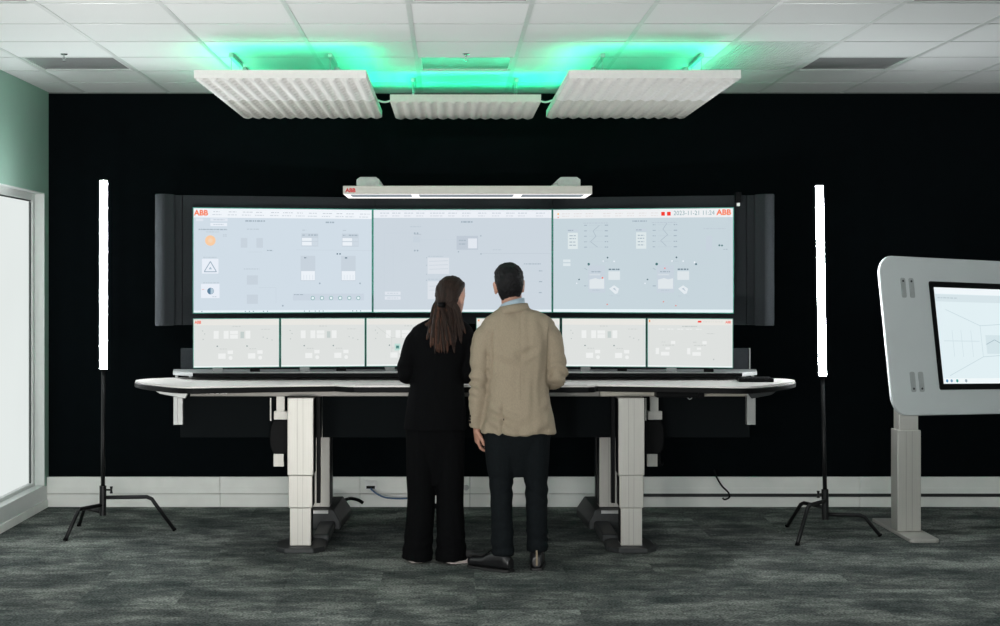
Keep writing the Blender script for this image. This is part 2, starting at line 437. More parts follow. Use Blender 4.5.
# ================================================================ added unseen floor lamps, put in to brighten the ceiling and fronts
LAMPB = BLACKM
for x, y, lab in ((-1.7, 4.9, 'added black floor lamp for fill light, out of view, left one'), (-0.3, 4.9, 'added black floor lamp for fill light, out of view, right one')):
    fl = thing('fill_lamp', lab, 'lamp', (x, y, 0), 'added fill lamps on the floor')
    bm = bmesh.new(); bx(bm, x - 0.13, x + 0.13, y - 0.10, y + 0.10, 0.0, 0.02); obj('base', bm, LAMPB, fl, bevel=0.004)
    bm = bmesh.new()
    for d in (-0.15, 0.15): bx(bm, x + d - 0.006, x + d + 0.006, y - 0.02, y + 0.02, 0.0201, 0.17)
    bx(bm, x - 0.15, x + 0.15, y - 0.02, y + 0.02, 0.0201, 0.03); obj('yoke', bm, LAMPB, fl)
    M = Matrix.Translation((x, y, 0.15)) @ Matrix.Rotation(math.radians(-46), 4, 'X')
    bm = bmesh.new()
    bx(bm, -0.14, 0.14, -0.09, 0.09, -0.07, 0.0, M)
    for q in ((-0.14, -0.134, -0.09, 0.09), (0.134, 0.14, -0.09, 0.09), (-0.134, 0.134, -0.09, -0.084), (-0.134, 0.134, 0.084, 0.09)):
        bx(bm, *q, 0.0, 0.03, M)
    obj('housing', bm, LAMPB, fl)
    ld = bpy.data.lights.new('fill_beam', 'AREA'); ld.shape = 'RECTANGLE'; ld.size = 0.26; ld.size_y = 0.16; ld.energy = FILL_LAMP_W / 2; ld.color = (1.0, 0.965, 0.93); ld.spread = math.radians(150)
    lo = bpy.data.objects.new('fill_beam', ld); COL.objects.link(lo)
    lo.matrix_world = M @ Matrix.Translation((0, 0, 0.012)) @ Matrix.Rotation(math.pi, 4, 'X')
    put(lo, fl)

# ================================================================ hanging acoustic panels with green strips
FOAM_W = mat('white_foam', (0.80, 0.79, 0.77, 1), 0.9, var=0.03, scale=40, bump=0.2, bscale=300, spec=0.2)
FOAM_SHADED = mat('shaded_foam', (0.64, 0.63, 0.585, 1), 0.9, var=0.04, scale=40, bump=0.2, bscale=300, spec=0.2)  # darker copy of the white foam, dimness of the rear panels in its colour
GREEN = emit('green_led', (0.03, 1.0, 0.46, 1), GREEN_L)
STEEL = mat('galvanised_rail', (0.45, 0.48, 0.47, 1), 0.4, metal=0.6)
ZB, ZT = 2.733, 2.778
def foam_panel(x0, x1, y0, y1, m, label, strips):
    t = thing('acoustic_panel', label, 'acoustic panel', ((x0 + x1) / 2, (y0 + y1) / 2, ZB - 0.02), 'hanging acoustic panels')
    bm = bmesh.new(); nr = 13; q = 10
    nx = nr * q; ny = nr * 9
    p = (x1 - x0) / nr; pd = (y1 - y0) / 9
    V = []
    for j in range(ny + 1):
        row = []
        for i in range(nx + 1):
            x = x0 + (x1 - x0) * i / nx; y = y0 + (y1 - y0) * j / ny
            cx = 0.5 - 0.5 * math.cos(2 * math.pi * (x - x0) / p)
            cy = 0.5 - 0.5 * math.cos(2 * math.pi * (y - y0) / pd)
            h = -0.015 * (cx ** 0.7) * (0.80 + 0.20 * cy) + 0.042 * (1 - cx) ** 1.5 * (1 - cy) - 0.006 * (1 - cx) * cy
            if j in (0, ny) or i in (0, nx): h = 0
            row.append(bm.verts.new((x, y, ZB + h)))
        V.append(row)
    for j in range(ny):
        for i in range(nx):
            bm.faces.new([V[j][i], V[j + 1][i], V[j + 1][i + 1], V[j][i + 1]])
    c = 0.004
    loop = [V[0][i] for i in range(nx + 1)] + [V[j][nx] for j in range(1, ny + 1)] + [V[ny][i] for i in range(nx - 1, -1, -1)] + [V[j][0] for j in range(ny - 1, 0, -1)]
    up = [bm.verts.new((v.co.x, v.co.y, ZT)) for v in loop]
    for k in range(len(loop)):
        bm.faces.new([loop[k], loop[(k + 1) % len(loop)], up[(k + 1) % len(loop)], up[k]])
    bm.faces.new(up[::-1])
    obj('foam', bm, m, t, smooth=False)
    s = 0.011
    z = ZT + 0.012
    for k in strips:
        xa, xb, ya, yb = {'front': (x0 + 0.10, x1 - 0.10, y0 + 0.30 - s, y0 + 0.30 + s), 'back': (x0 + 0.10, x1 - 0.10, y1 - 0.14 - s, y1 - 0.14 + s),
                          'left': (x0 + 0.07 - s, x0 + 0.07 + s, y0 + (0.30 if 'front' in strips else 0.02), y1 - 0.02), 'right': (x1 - 0.07 - s, x1 - 0.07 + s, y0 + (0.30 if 'front' in strips else 0.02), y1 - 0.02)}[k]
        box('led_profile', xa - 0.004, xb + 0.004, ya - 0.004, yb + 0.004, ZT + 0.0005, z - 0.003, STEEL, t)
        box('led_strip', xa, xb, ya, yb, z - 0.0025, z, GREEN, t)
    # hanging wires up to two ceiling rails
    for x in (x0 + 0.13, x1 - 0.24) if x1 < 0 else ((x0 + 0.24, x1 - 0.13) if x0 > 0.6 else (x0 + 0.13, x1 - 0.13)):
        ya = y0 + 0.53 if 'front' in strips else y0 + 0.1
        box('hanger_rail', x - 0.012, x + 0.012, ya, y1 - 0.05, CEIL - 0.024, CEIL - 0.0015, STEEL, t)
        for yy in (ya + 0.02, y1 - 0.1):
            bm = bmesh.new(); tube(bm, [(x, yy, ZT - 0.001), (x, yy, CEIL - 0.0245)], 0.0018, 6); obj('hanger_wire', bm, STEEL, t)
XL0, XL1 = XA(194, 8.6), XA(366, 8.6)
XR0, XR1 = XA(569, 8.6), XA(741, 8.6)
foam_panel(XL0, XL1, 8.6, 9.62, FOAM_W, 'white ribbed foam panel hanging front left with green glow above', ('front', 'left', 'right'))
foam_panel(XL0, XL1, 9.63, 10.65, FOAM_SHADED, 'ribbed foam panel hanging rear left, shade put into its colour', ('back', 'left', 'right'))
foam_panel(XA(390, 9.72), XA(541, 9.72), 9.72, 10.69, FOAM_SHADED, 'ribbed foam panel hanging in the middle above the lamp bar, shade put into its colour', ('front', 'back', 'left', 'right'))
foam_panel(XR0, XR1, 8.6, 9.62, FOAM_W, 'white ribbed foam panel hanging front right with green glow above', ('front', 'left', 'right'))
foam_panel(XR0, XR1, 9.63, 10.65, FOAM_SHADED, 'ribbed foam panel hanging rear right, shade put into its colour', ('back', 'left', 'right'))
CABW = mat('white_cable', (0.6, 0.62, 0.6, 1), 0.4)
xm0, xm1 = XA(390, 9.72), XA(541, 9.72)
for a, b, lab in ((XL1, xm0, 'thin white cable joining the left and middle hanging panels'), (xm1, XR0, 'thin white cable joining the middle and right hanging panels')):
    bm = bmesh.new()
    tube(bm, smooth_path([(a - 0.0, 10.0, ZT - 0.005), ((a + b) / 2, 10.0, ZT - 0.016), (b, 10.0, ZT - 0.005)], 6), 0.006, 8)
    tag(obj('link_cable', bm, CABW, smooth=True), lab, 'cable', 'panel link cables')

# ================================================================ tube lamps on turtle-base stands
TUBE = emit('white_tube_glow', (0.94, 0.98, 1.0, 1), TUBE_L)
def stand(base, top, tube_top, legs, knob, lab_s, lab_t):
    s = thing('light_stand', lab_s, 'light stand', (base.x, base.y, 0), 'stands of the tube lamps')
    ax = (top - base).normalized()
    bm = bmesh.new(); tube(bm, [base + ax * 0.02, top], 0.0135, 14); obj('pole', bm, BLACKM, s, smooth=True)
    bm = bmesh.new(); tube(bm, [base, base + ax * 0.19], 0.022, 16); obj('sleeve', bm, BLACKM, s, smooth=False)
    for knee, foot, zs in legs:
        st = Vector((base.x, base.y, zs))
        knee, foot = Vector(knee), Vector(foot)
        d1 = (knee - st).normalized(); d2 = (foot - knee).normalized()
        path = [st + d1 * 0.015, st + d1 * 0.1, knee - d1 * 0.05, knee - d1 * 0.02, knee + d2 * 0.02 + Vector((0, 0, 0.002)), knee + d2 * 0.05, foot]
        g = obj('leg', bm_tube(path, 0.0125), BLACKM, s, smooth=True)
        bm = bmesh.new(); tube(bm, [foot - d2 * 0.012, foot - d2 * 0.0 + Vector((0, 0, 0.0))], [0.0145, 0.0145], 12); obj('rubber_foot', bm, BLACKP, g)
    kz, kd = knob
    bm = bmesh.new()
    k0 = Vector((base.x, base.y, kz)); kd = Vector(kd).normalized()
    tube(bm, [k0 + kd * 0.02, k0 + kd * 0.052], 0.006, 8)
    c = k0 + kd * 0.058; a, b = frame_axes(kd)
    tube(bm, [c - Vector((0, 0, 0.022)), c, c + Vector((0, 0, 0.022))], [0.010, 0.006, 0.010], 8)
    obj('clamp_knob', bm, BLACKM, s)
    t = thing('tube_lamp', lab_t, 'tube lamp', tuple(top), 'white tube lamps')
    ax2 = (tube_top - top).normalized()
    bm = bmesh.new(); tube(bm, [top + ax2 * 0.0005, top + ax2 * 0.014], 0.0240, 18); obj('end_cap', bm, BLACKP, t)
    p0, p1 = top + ax2 * 0.0145, tube_top - ax2 * 0.006
    # the diffuser is the half that faces the room, a metal back shell closes the other half
    for nm, a0, a1, m_, r_ in (('light_tube', 180, 360, TUBE, 0.0240), ('back_shell', 2, 178, BLACKM, 0.0236)):
        bm = bmesh.new(); n_ = 14
        arc_ = [Vector((r_ * math.cos(math.radians(a0 + (a1 - a0) * i / n_)), r_ * math.sin(math.radians(a0 + (a1 - a0) * i / n_)), 0)) for i in range(n_ + 1)]
        lo_ = [bm.verts.new(p0 + q) for q in arc_]; hi_ = [bm.verts.new(p1 + q) for q in arc_]
        for i in range(n_): bm.faces.new([lo_[i], lo_[i + 1], hi_[i + 1], hi_[i]])
        if m_ is not TUBE:
            bm.faces.new([lo_[-1], lo_[0], hi_[0], hi_[-1]])
        obj(nm, bm, m_, t, smooth=False)
    bm = bmesh.new(); tube(bm, [tube_top - ax2 * 0.0055, tube_top], 0.0240, 18); obj('end_cap', bm, SILVER, t)
def bm_tube(path, r, n=10):
    bm = bmesh.new(); tube(bm, path, r, n); return bm
Yl = 9.9
bx_, = (XA(102.8, Yl),)
stand(Vector((bx_, Yl, 0.107)), Vector((XA(103.5, Yl), Yl, 1.031)), Vector((XA(103.7, Yl), Yl, 2.252)),
      [((-1.924, 9.93, 0.222), (-1.767, 9.947, 0.003), 0.222), ((-2.326, 9.70, 0.175), (-2.378, 9.563, 0.003), 0.175), ((-2.375, 10.06, 0.13), (-2.433, 10.15, 0.003), 0.13)],
      (0.272, (1, -0.2, 0)), 'black stand with curved legs beside the left window', 'glowing white vertical tube lamp on the left stand')
Yr = 9.78
stand(Vector((XA(825.5, Yr), Yr, 0.10)), Vector((XA(822.6, Yr), Yr, ZA(378, Yr))), Vector((XA(819.3, Yr), Yr, ZA(185, Yr))),
      [((2.601, 9.75, 0.132), (2.707, 9.732, 0.003), 0.132), ((2.274, 10.0, 0.175), (2.2, 10.11, 0.003), 0.175), ((2.215, 9.57, 0.218), (2.105, 9.389, 0.003), 0.218)],
      (0.262, (-1, -0.5, 0)), 'black stand with curved legs between the desk and the white board', 'glowing white vertical tube lamp on the right stand')

# ================================================================ the operator desk
XC = 0.095
desk = thing('operator_desk', 'long pale height-adjustable operator desk with four telescopic legs', 'desk', (XC, 9.5, 0))
ZD = 0.99
def arc_front(x):       # concave front edge
    u = (x - XC) / 1.62
    return 9.27 - 0.27 * u * u
# outline, counter-clockwise seen from above
half = [(-0.78, arc_front(XC - 0.78)), (-1.1, arc_front(XC - 1.1)), (-1.4, arc_front(XC - 1.4)), (-1.60, 9.02), (-1.70, 9.06), (-1.82, 9.20), (-1.95, 9.38), (-2.02, 9.52), (-2.055, 9.63), (-2.03, 9.74), (-1.95, 9.83), (-1.80, 9.92), (-1.65, 9.97)]
outL = smooth_path([(x, y, 0) for x, y in half], 4)
left_pts = [(XC + p.x, p.y) for p in outL]
right_pts = [(XC - p.x, p.y) for p in outL]
cy = 9.12
ctr = [(XC - 0.70, cy + 0.02), (XC - 0.66, cy), (XC + 0.72, cy), (XC + 0.76, cy + 0.02)]
poly = ctr + right_pts + left_pts[::-1]
def inset(poly, d):
    n = len(poly); out = []
    for i in range(n):
        p0, p1, p2 = Vector(poly[i - 1]), Vector(poly[i]), Vector(poly[(i + 1) % n])
        e1 = (p1 - p0).normalized(); e2 = (p2 - p1).normalized()
        nn = Vector((-e1.y, e1.x)) + Vector((-e2.y, e2.x))
        nn.normalize(); out.append(tuple(p1 + nn * d))
    return out
bm = bmesh.new(); prism(bm, inset(poly, 0.006), ZD - 0.010, ZD); obj('desktop', bm, DESKT, desk)
bm = bmesh.new(); prism(bm, poly, ZD - 0.042, ZD - 0.0102); obj('edge_band', bm, BLACKP, desk, bevel=0.004)
# soft grey wrist edge on the middle leaf
bm = bmesh.new(); bx(bm, XC - 0.655, XC + 0.715, cy + 0.007, cy + 0.055, ZD + 0.0003, ZD + 0.0018); obj('wrist_edge', bm, mat('wrist_edge_grey', (0.48, 0.45, 0.43, 1), 0.5), desk)
# apron beam
APRON = mat('beige_aluminium', (0.40, 0.375, 0.32, 1), 0.4, metal=0.3, var=0.05)
APRON_SHADED = mat('shaded_aluminium', (0.17, 0.16, 0.145, 1), 0.4, metal=0.3, var=0.05)  # left beam: shade under the desk put into a darker colour
ya = 9.30
bm = bmesh.new(); bx(bm, XA(190, ya), XA(600, ya) - 0.0005, ya, ya + 0.05, 0.912, 0.947); obj('apron_beam', bm, APRON_SHADED, desk, bevel=0.004)
bm = bmesh.new(); bx(bm, XA(600, ya), XA(747, ya), ya, ya + 0.05, 0.912, 0.947); obj('apron_beam', bm, APRON, desk, bevel=0.004)
bm = bmesh.new()
for a, b in ((0, 2), (3.5, 8), (10, 13), (14.5, 18.5), (19.5, 21)):
    bx(bm, XA(206 + a, ya), XA(206 + b, ya), ya - 0.0012, ya - 0.0002, 0.928, 0.936)
obj('apron_print', bm, mat('white_print', (0.75, 0.75, 0.73, 1), 0.6), desk)
bm = bmesh.new()
for a in (713, 717, 722): bx(bm, XA(a, 9.3), XA(a + 2.2, 9.3), ya - 0.0012, ya - 0.0002, 0.930, 0.940)
obj('apron_slots', bm, BLACKP, desk)
# end brackets
def bracket(pts, y, m):
    M = Matrix.Translation((0, y, 0)) @ Matrix.Rotation(math.pi / 2, 4, 'X')
    bm = bmesh.new(); prism(bm, pts, -0.03, 0.0, M); obj('end_bracket', bm, m, desk, bevel=0.003)
yb_ = 9.34
bracket([(XA(185, yb_), 0.896), (XA(190, yb_), 0.947), (XA(154, yb_), 0.947), (XA(160, yb_), 0.925)], yb_, SILVER)
bracket([(XA(752, yb_), 0.896), (XA(771, yb_), 0.918), (XA(778, yb_), 0.947), (XA(746, yb_), 0.947)], yb_, GREY)
# hanging profiles at the ends
for px0, px1 in ((173.5, 182.5), (747, 755.5)):
    y = 9.62
    x0, x1 = XA(px0, y), XA(px1, y)
    bm = bmesh.new(); bx(bm, x0, x0 + 0.024, y, y + 0.05, 0.713, 0.947); bx(bm, x0 + 0.0245, x1 - 0.012, y + 0.008, y + 0.05, 0.713, 0.947); bx(bm, x1 - 0.0115, x1, y, y + 0.05, 0.713, 0.947)
    obj('hanging_profile', bm, SILVER, desk)
# modesty panel
ym = 9.70
xs = [XA(180, ym), XA(322, ym), XA(612, ym), XA(750, ym)]
for a, b in zip(xs[:-1], xs[1:]):
    box('modesty_panel', a + 0.002, b - 0.002, ym, ym + 0.02, ZA(437.5, ym), 0.947, FABRIC_D, desk, bevel=0.003)
# telescopic legs
def column(xc, y, name, zlow, stages, mcol):
    for wd, dp, z0, z1 in stages:
        g = box(name, xc - wd / 2, xc + wd / 2, y, y + dp, z0, z1, mcol, desk, bevel=0.004)
        bm = bmesh.new()
        for u in (-0.12, 0.10):
            bx(bm, xc + u * wd - 0.0012, xc + u * wd + 0.0012, y - 0.0008, y - 0.0001, z0 + 0.004, z1 - 0.004)
        obj('seam', bm, mat('leg_seam', (0.30, 0.29, 0.27, 1), 0.5), g)
        box('side_cover', xc + (wd / 2 + 0.0002) * (1 if xc < 0.1 else -1) - 0.001, xc + (wd / 2 + 0.0002) * (1 if xc < 0.1 else -1) + 0.001, y + 0.012, y + dp - 0.012, z0 + 0.01, z1 - 0.01, BLACKP, g)
for sx in (-1, 1):
    xc = XC + sx * 0.985
    column(xc, 9.21, 'leg', 0, [(0.155, 0.17, 0.449, 0.911), (0.143, 0.155, 0.256, 0.4485), (0.127, 0.14, 0.031, 0.2555)], SATIN)
    xr = XC + sx * 0.957
    column(xr, 10.1, 'leg', 0, [(0.155, 0.17, 0.131, 0.90)], SATIN)
    # front foot plate, link bar and raised rear block
    o8 = [(xc - 0.145, 9.19), (xc - 0.085, 9.12), (xc + 0.085, 9.12), (xc + 0.145, 9.19), (xc + 0.145, 9.42), (xc + 0.10, 9.50), (xc - 0.10, 9.50), (xc - 0.145, 9.42)]
    bm = bmesh.new(); prism(bm, o8, 0.0, 0.03); obj('foot_plate', bm, GREY, desk, bevel=0.005)
    bm = bmesh.new(); bx(bm, xc - sx * 0.10 - 0.05, xc - sx * 0.10 + 0.05, 9.48, 10.05, 0.0, 0.055); obj('foot_link', bm, GREY, desk, bevel=0.012)
    M = Matrix.Translation((xr - sx * 0.02, 0, 0)) @ Matrix(((0, 1, 0, 0), (1, 0, 0, 0), (0, 0, 1, 0), (0, 0, 0, 1)))
    # cross-section drawn in x,z, run along depth
    sec = [(-0.155, 0.0), (0.155, 0.0), (0.155, 0.05), (0.10, 0.13), (-0.10, 0.13), (-0.155, 0.05)]
    bm = bmesh.new()
    f = [bm.verts.new((xr - sx * 0.03 + a * 0.8, 10.0, b * 0.98)) for a, b in sec]
    bk = [bm.verts.new((xr - sx * 0.03 + a, 10.62, b)) for a, b in sec]
    bm.faces.new(f); bm.faces.new(bk[::-1])
    for i in range(6): bm.faces.new([f[i], f[(i + 1) % 6], bk[(i + 1) % 6], bk[i]])
    obj('foot_block', bm, GREY, desk, bevel=0.006)
    box('foot_trim', xr - 0.075, xr + 0.075, 9.992, 9.999, 0.105, 0.125, SILVER, desk)
    # cable chain beside the leg
    xk = xc - sx * 0.098
    box('cable_duct', xk - 0.011, xk + 0.011, 9.31, 9.36, 0.27, 0.911, BLACKP, desk)
# computer holders: black case on a bracket
for px, lab, s in ((279.5, 'black rounded computer case hung left of the left desk leg', -1), (654.5, 'black rounded computer case hung right of the right desk leg', 1)):
    y = 9.52
    cx = XA(px, y)
    c = thing('computer_case', lab, 'computer', (cx, y, 0.5), 'cases under the desk')
    pts = [(0.058 * -s, -0.105), (0.058 * -s, 0.105), (0.035 * s, 0.105), (0.055 * s, 0.07), (0.062 * s, 0.0), (0.055 * s, -0.07), (0.035 * s, -0.105)]
    if s > 0: pts = pts[::-1]
    pts = pts[::-1]
    M = Matrix.Translation((cx, y, ZA(437, y))) @ Matrix.Rotation(math.pi / 2, 4, 'X')
    bm = bmesh.new(); prism(bm, pts, -0.17, 0.0, M); obj('case_shell', bm, BLACKP, c, bevel=0.006)
    zt = ZA(437, y) + 0.1055
    bm = bmesh.new(); bx(bm, cx - 0.022, cx + 0.028, y + 0.03, y + 0.06, zt, 0.947); bx(bm, cx - 0.036, cx + 0.05, y + 0.02, y + 0.07, zt, zt + 0.05)
    obj('upper_bracket', bm, SATIN, c)
    bm = bmesh.new(); bx(bm, cx - 0.04, cx + 0.022, y + 0.03, y + 0.06, ZA(437, y) - 0.185, ZA(437, y) - 0.1055); obj('lower_bracket', bm, SATIN, c)
    bm = bmesh.new(); tube(bm, smooth_path([(cx + 0.03, y + 0.01, ZA(437, y) - 0.106), (cx + 0.032, y + 0.005, ZA(437, y) - 0.15), (cx + 0.045, y + 0.01, ZA(437, y) - 0.175), (cx + 0.055, y + 0.03, ZA(437, y) - 0.16)], 5), 0.006, 8)
    obj('power_lead', bm, BLACKP, c, smooth=True)
    box('strap', cx - 0.058, cx - 0.05, y - 0.004, y - 0.0005, ZA(437, y) + 0.1, ZA(437, y) + 0.24, SATIN, c)
# black tray under the right part of the desk
yt = 9.26
tr = thing('under_desk_tray', 'black tray fixed under the right part of the desk front', 'tray', (XA(685, yt), yt, 0.9))
bm = bmesh.new(); bx(bm, XA(655, yt), XA(703, yt), yt - 0.06, yt + 0.035, 0.912, 0.947); obj('tray_body', bm, BLACKP, tr, bevel=0.006)
bm = bmesh.new(); tube(bm, [(XA(698, yt), yt - 0.061, 0.925), (XA(698, yt), yt - 0.075, 0.925)], 0.016, 14); obj('dial', bm, BLACKP, tr)
bm = bmesh.new(); tube(bm, smooth_path([(XA(686, yt), yt - 0.03, 0.917), (XA(689, yt), yt - 0.03, 0.90), (XA(692, yt), yt - 0.03, 0.917)], 4), 0.0025, 6); obj('hook', bm, SILVER, tr)

# shelf carrying the small monitors
SHY = 9.62
bm = bmesh.new()
prism(bm, [(XA(193, SHY), SHY), (XA(742, SHY), SHY), (XA(757, 9.78), 9.78), (XA(757, 10.0), 10.02), (XA(173, 10.0), 10.02), (XA(173, 9.78), 9.78)], 1.012, 1.036)
obj('monitor_shelf', bm, mat('grey_shelf', (0.30, 0.31, 0.31, 1), 0.4), desk, bevel=0.003)
box('shelf_edge', XA(193, SHY), XA(742, SHY), SHY - 0.008, SHY - 0.0003, 1.010, 1.033, BLACKP, desk)
for px in (176.5, 190, 745, 753):
    y = 9.80 if 180 < px < 748 else 9.82
    box('shelf_post', XA(px, y) - 0.008, XA(px, y) + 0.008, y, y + 0.016, ZD + 0.0003, 1.0115, SILVER, desk)
# low fabric backdrop behind the small monitors
box('monitor_backdrop', XA(180, 10.0), XA(750, 10.0), 10.025, 10.05, 1.0365, ZA(348.5, 10.0), FABRIC, desk, bevel=0.004)
box('backdrop_end_trim', XA(750, 10.0) + 0.0005, XA(750, 10.0) + 0.006, 10.02, 10.05, 1.0365, ZA(348.5, 10.0), SILVER, desk)
# keypad on the right end
ky = 9.49
kb = thing('keypad', 'flat black keypad lying on the right end of the desk', 'keypad', (XA(755, ky), ky, ZD))
KM = Matrix.Translation((XA(755, ky), ky, ZD + 0.0003)) @ Matrix.Rotation(math.radians(-4), 4, 'Z')
bm = bmesh.new(); bx(bm, -0.105, 0.105, -0.07, 0.07, 0.0, 0.022, KM); obj('keypad_body', bm, BLACKP, kb, bevel=0.004)
for r in range(4):
    for c in range(8):
        bm = bmesh.new(); bx(bm, -0.095 + c * 0.024, -0.075 + c * 0.024, -0.06 + r * 0.031, -0.035 + r * 0.031, 0.0221, 0.027, KM); obj('key', bm, BLACKM, kb)
bm = bmesh.new()
for a, b in ((713, 716), (716.6, 720), (720.6, 724)): bx(bm, XA(a, 9.62), XA(b, 9.62), 9.60, 9.625, ZD + 0.0002, ZD + 0.0008)
obj('desk_print', bm, BLACKP, desk)

# ================================================================ displays
UI = {}
def ucol(rgb):
    k = 'ui_%02x%02x%02x' % rgb
    return emit(k, srgb(rgb), 1.0, var=0.01)

class Screen:
    """flat display from pixel bounds on the photo; P0 = lower left, P1 = lower right corner of the lit area"""
    def __init__(s, name, label, p0, p1, z0, z1, px, bg, rim, depth=0.045, group=None, basez=None, tilt=None):
        s.pL, s.pR, s.pT, s.pB = px
        d = Vector((p1[0] - p0[0], p1[1] - p0[1], 0)); s.W = d.length; s.H = z1 - z0
        ux = d.normalized(); uy = Vector((-ux.y, ux.x, 0)); uz = Vector((0, 0, 1))     # uy points away from the viewer
        s.M = Matrix(((ux.x, uy.x, 0, p0[0]), (ux.y, uy.y, 0, p0[1]), (0, 0, 1, z0), (0, 0, 0, 1)))
        if tilt: s.M = tilt
        s.t = thing(name, label, 'screen', tuple(s.M @ Vector((s.W / 2, 0, 0))), group)
        s.rimw = rim
        if rim:
            bm = bmesh.new()
            r = rim
            bx(bm, -r, s.W + r, 0.004, depth, -r, s.H + r, s.M); obj('case', bm, BLACKP, s.t)
            for q in ((-r, 0, -r, s.H + r), (s.W, s.W + r, -r, s.H + r), (0, s.W, -r, 0), (0, s.W, s.H, s.H + r)):
                bm = bmesh.new(); bx(bm, q[0], q[1], -0.002, 0.0039, q[2], q[3], s.M); obj('bezel', bm, RIM, s.t)
        bm = bmesh.new(); bx(bm, 0.0002, s.W - 0.0002, 0.0, 0.0038, 0.0002, s.H - 0.0002, s.M)
        s.panel = obj('display_panel', bm, ucol(bg), s.t)
        s.layers = {}; s.bgsum = sum(bg)
    def uv(s, x, y): return ((x - s.pL) / (s.pR - s.pL) * s.W, (1 - (y - s.pT) / (s.pB - s.pT)) * s.H)
    def bmat(s, col, layer):
        k = (col, layer)
        if k not in s.layers: s.layers[k] = bmesh.new()
        return s.layers[k]
    def rect(s, x0, y0, x1, y1, col, layer=1):
        if layer == 1 and sum(col) > s.bgsum: layer = 2
        a = s.uv(x0, y0); b = s.uv(x1, y1); d = -0.0006 * layer
        bm = s.bmat(col, layer)
        bm.faces.new([bm.verts.new(s.M @ Vector((u, d, v))) for u, v in ((a[0], b[1]), (b[0], b[1]), (b[0], a[1]), (a[0], a[1]))])
    def poly(s, pts, col, layer=2):
        bm = s.bmat(col, layer); d = -0.0006 * layer
        bm.faces.new([bm.verts.new(s.M @ Vector((u, d, v))) for u, v in [s.uv(*p) for p in pts]])
    def line(s, pts, wd, col, layer=2):
        for (xa, ya), (xb, yb) in zip(pts[:-1], pts[1:]):
            d = Vector((xb - xa, yb - ya)); n = Vector((-d.y, d.x)).normalized() * wd / 2
            s.poly([(xa + n.x, ya + n.y), (xb + n.x, yb + n.y), (xb - n.x, yb - n.y), (xa - n.x, ya - n.y)], col, layer)
    def disc(s, x, y, r, col, layer=2, n=20):
        s.poly([(x + r * math.cos(2 * math.pi * i / n), y + r * math.sin(2 * math.pi * i / n)) for i in range(n)], col, layer)
    def words(s, x0, x1, y, h, col, layer=3, seed=0):
        rr = random.Random(seed + int(x0 * 7 + y * 13)); x = x0
        while x < x1:
            wl = rr.uniform(1.2, 3.6)
            s.rect(x, y - h / 2, min(x + wl, x1), y + h / 2, col, layer); x += wl + rr.uniform(0.5, 0.9)
    def text(s, st, x, y, hpx, col, layer=3, bold=0.0, wpx=None):
        u, v = s.uv(x, y); size = hpx / (s.pB - s.pT) * s.H / 0.70
        M = s.M @ Matrix.Translation((u, -0.0006 * layer, v)) @ Matrix.Rotation(math.pi / 2, 4, 'X')
        o = text_mesh('screen_lettering', st, size, ucol(col), s.t, Matrix(), bold * size)
        xs = [q.co.x for q in o.data.vertices]; k = 1.0
        if wpx: k = (wpx / (s.pR - s.pL) * s.W) / (max(xs) - min(xs))
        o.data.transform(M @ Matrix.Scale(k, 4, (1, 0, 0)))
    def done(s):
        for (col, layer), bm in s.layers.items():
            me = bpy.data.meshes.new('display_graphics')
            bm.to_mesh(me); bm.free(); me.materials.append(ucol(col))
            o = bpy.data.objects.new('display_graphics', me); COL.objects.link(o); put(o, s.t); o['kind'] = 'stuff'

# ---- three large displays
ZB1, ZB2 = 1.399, 2.084
c0, c1, c2, c3 = XA(193.6, 10.15), XA(372.7, 10.4), XA(552.4, 10.4), XA(733, 10.15)
BG1, BG2, BG3 = (209, 221, 231), (204, 214, 223), (199, 213, 220)
g = 0.0065
HD = (240, 245, 250)
GL = (190, 202, 212); GM = (164, 179, 191); GD = (95, 118, 133); WT = (236, 242, 248); PL = (200, 211, 221); RED = (244, 60, 45); ORG = (250, 128, 88)
S1 = Screen('large_display', 'left of the three large displays, with orange circle and white warning tile', (c0, 10.15), (c1 - g, 10.4), ZB1, ZB2, (193.6, 372, 208.6, 312.2), BG1, 0.006, group='large displays above the desk')
S1.rect(193.6, 208.6, 372, 217.8, HD, 0.6)
S1.rect(193.6, 310.0, 372, 312.2, (232, 244, 248), 0.6)
S1.text('ABB', 194.2, 215.6, 5.2, ORG, bold=0.035, wpx=14)
for i, x in enumerate((213, 228, 242, 255, 270, 282, 296, 308, 322, 336, 346, 360)):
    S1.words(x, x + 6 + (i % 3) * 2, 211.8 + i * 0.1, 0.7, (196, 204, 212)); S1.words(x - 1, x + 8, 214.8 + i * 0.1, 0.7, (200, 208, 216))
S1.rect(196, 218.8, 203, 221.4, (224, 231, 240)); S1.rect(210, 218.4, 227, 221.4, (226, 233, 242)); S1.rect(210, 223.0, 226.5, 226.2, (234, 240, 248))
S1.words(213, 224, 219.9, 0.8, GL); S1.words(213, 223, 224.6, 0.8, GL)
S1.words(198.5, 226.5, 229.6, 1.1, GM); S1.words(206, 219, 232, 0.8, GL)
S1.disc(210, 240.6, 5.2, (250, 205, 165)); S1.disc(210, 240.6, 2.2, (246, 214, 184), 3)
S1.words(222.5, 226, 234.8, 0.8, GL); S1.words(222.5, 226, 236.2, 0.8, GL)
S1.words(244.5, 264, 220.8, 1.5, GM); S1.words(246, 258, 229, 0.9, GL)
S1.rect(240, 237.8, 246.5, 247.5, PL); S1.rect(255.5, 237.8, 262, 247.5, PL); S1.rect(247, 251.6, 261, 252.0, PL); S1.words(266, 272, 250.2, 1.0, GM)
S1.words(203, 216, 257.3, 0.9, GL)
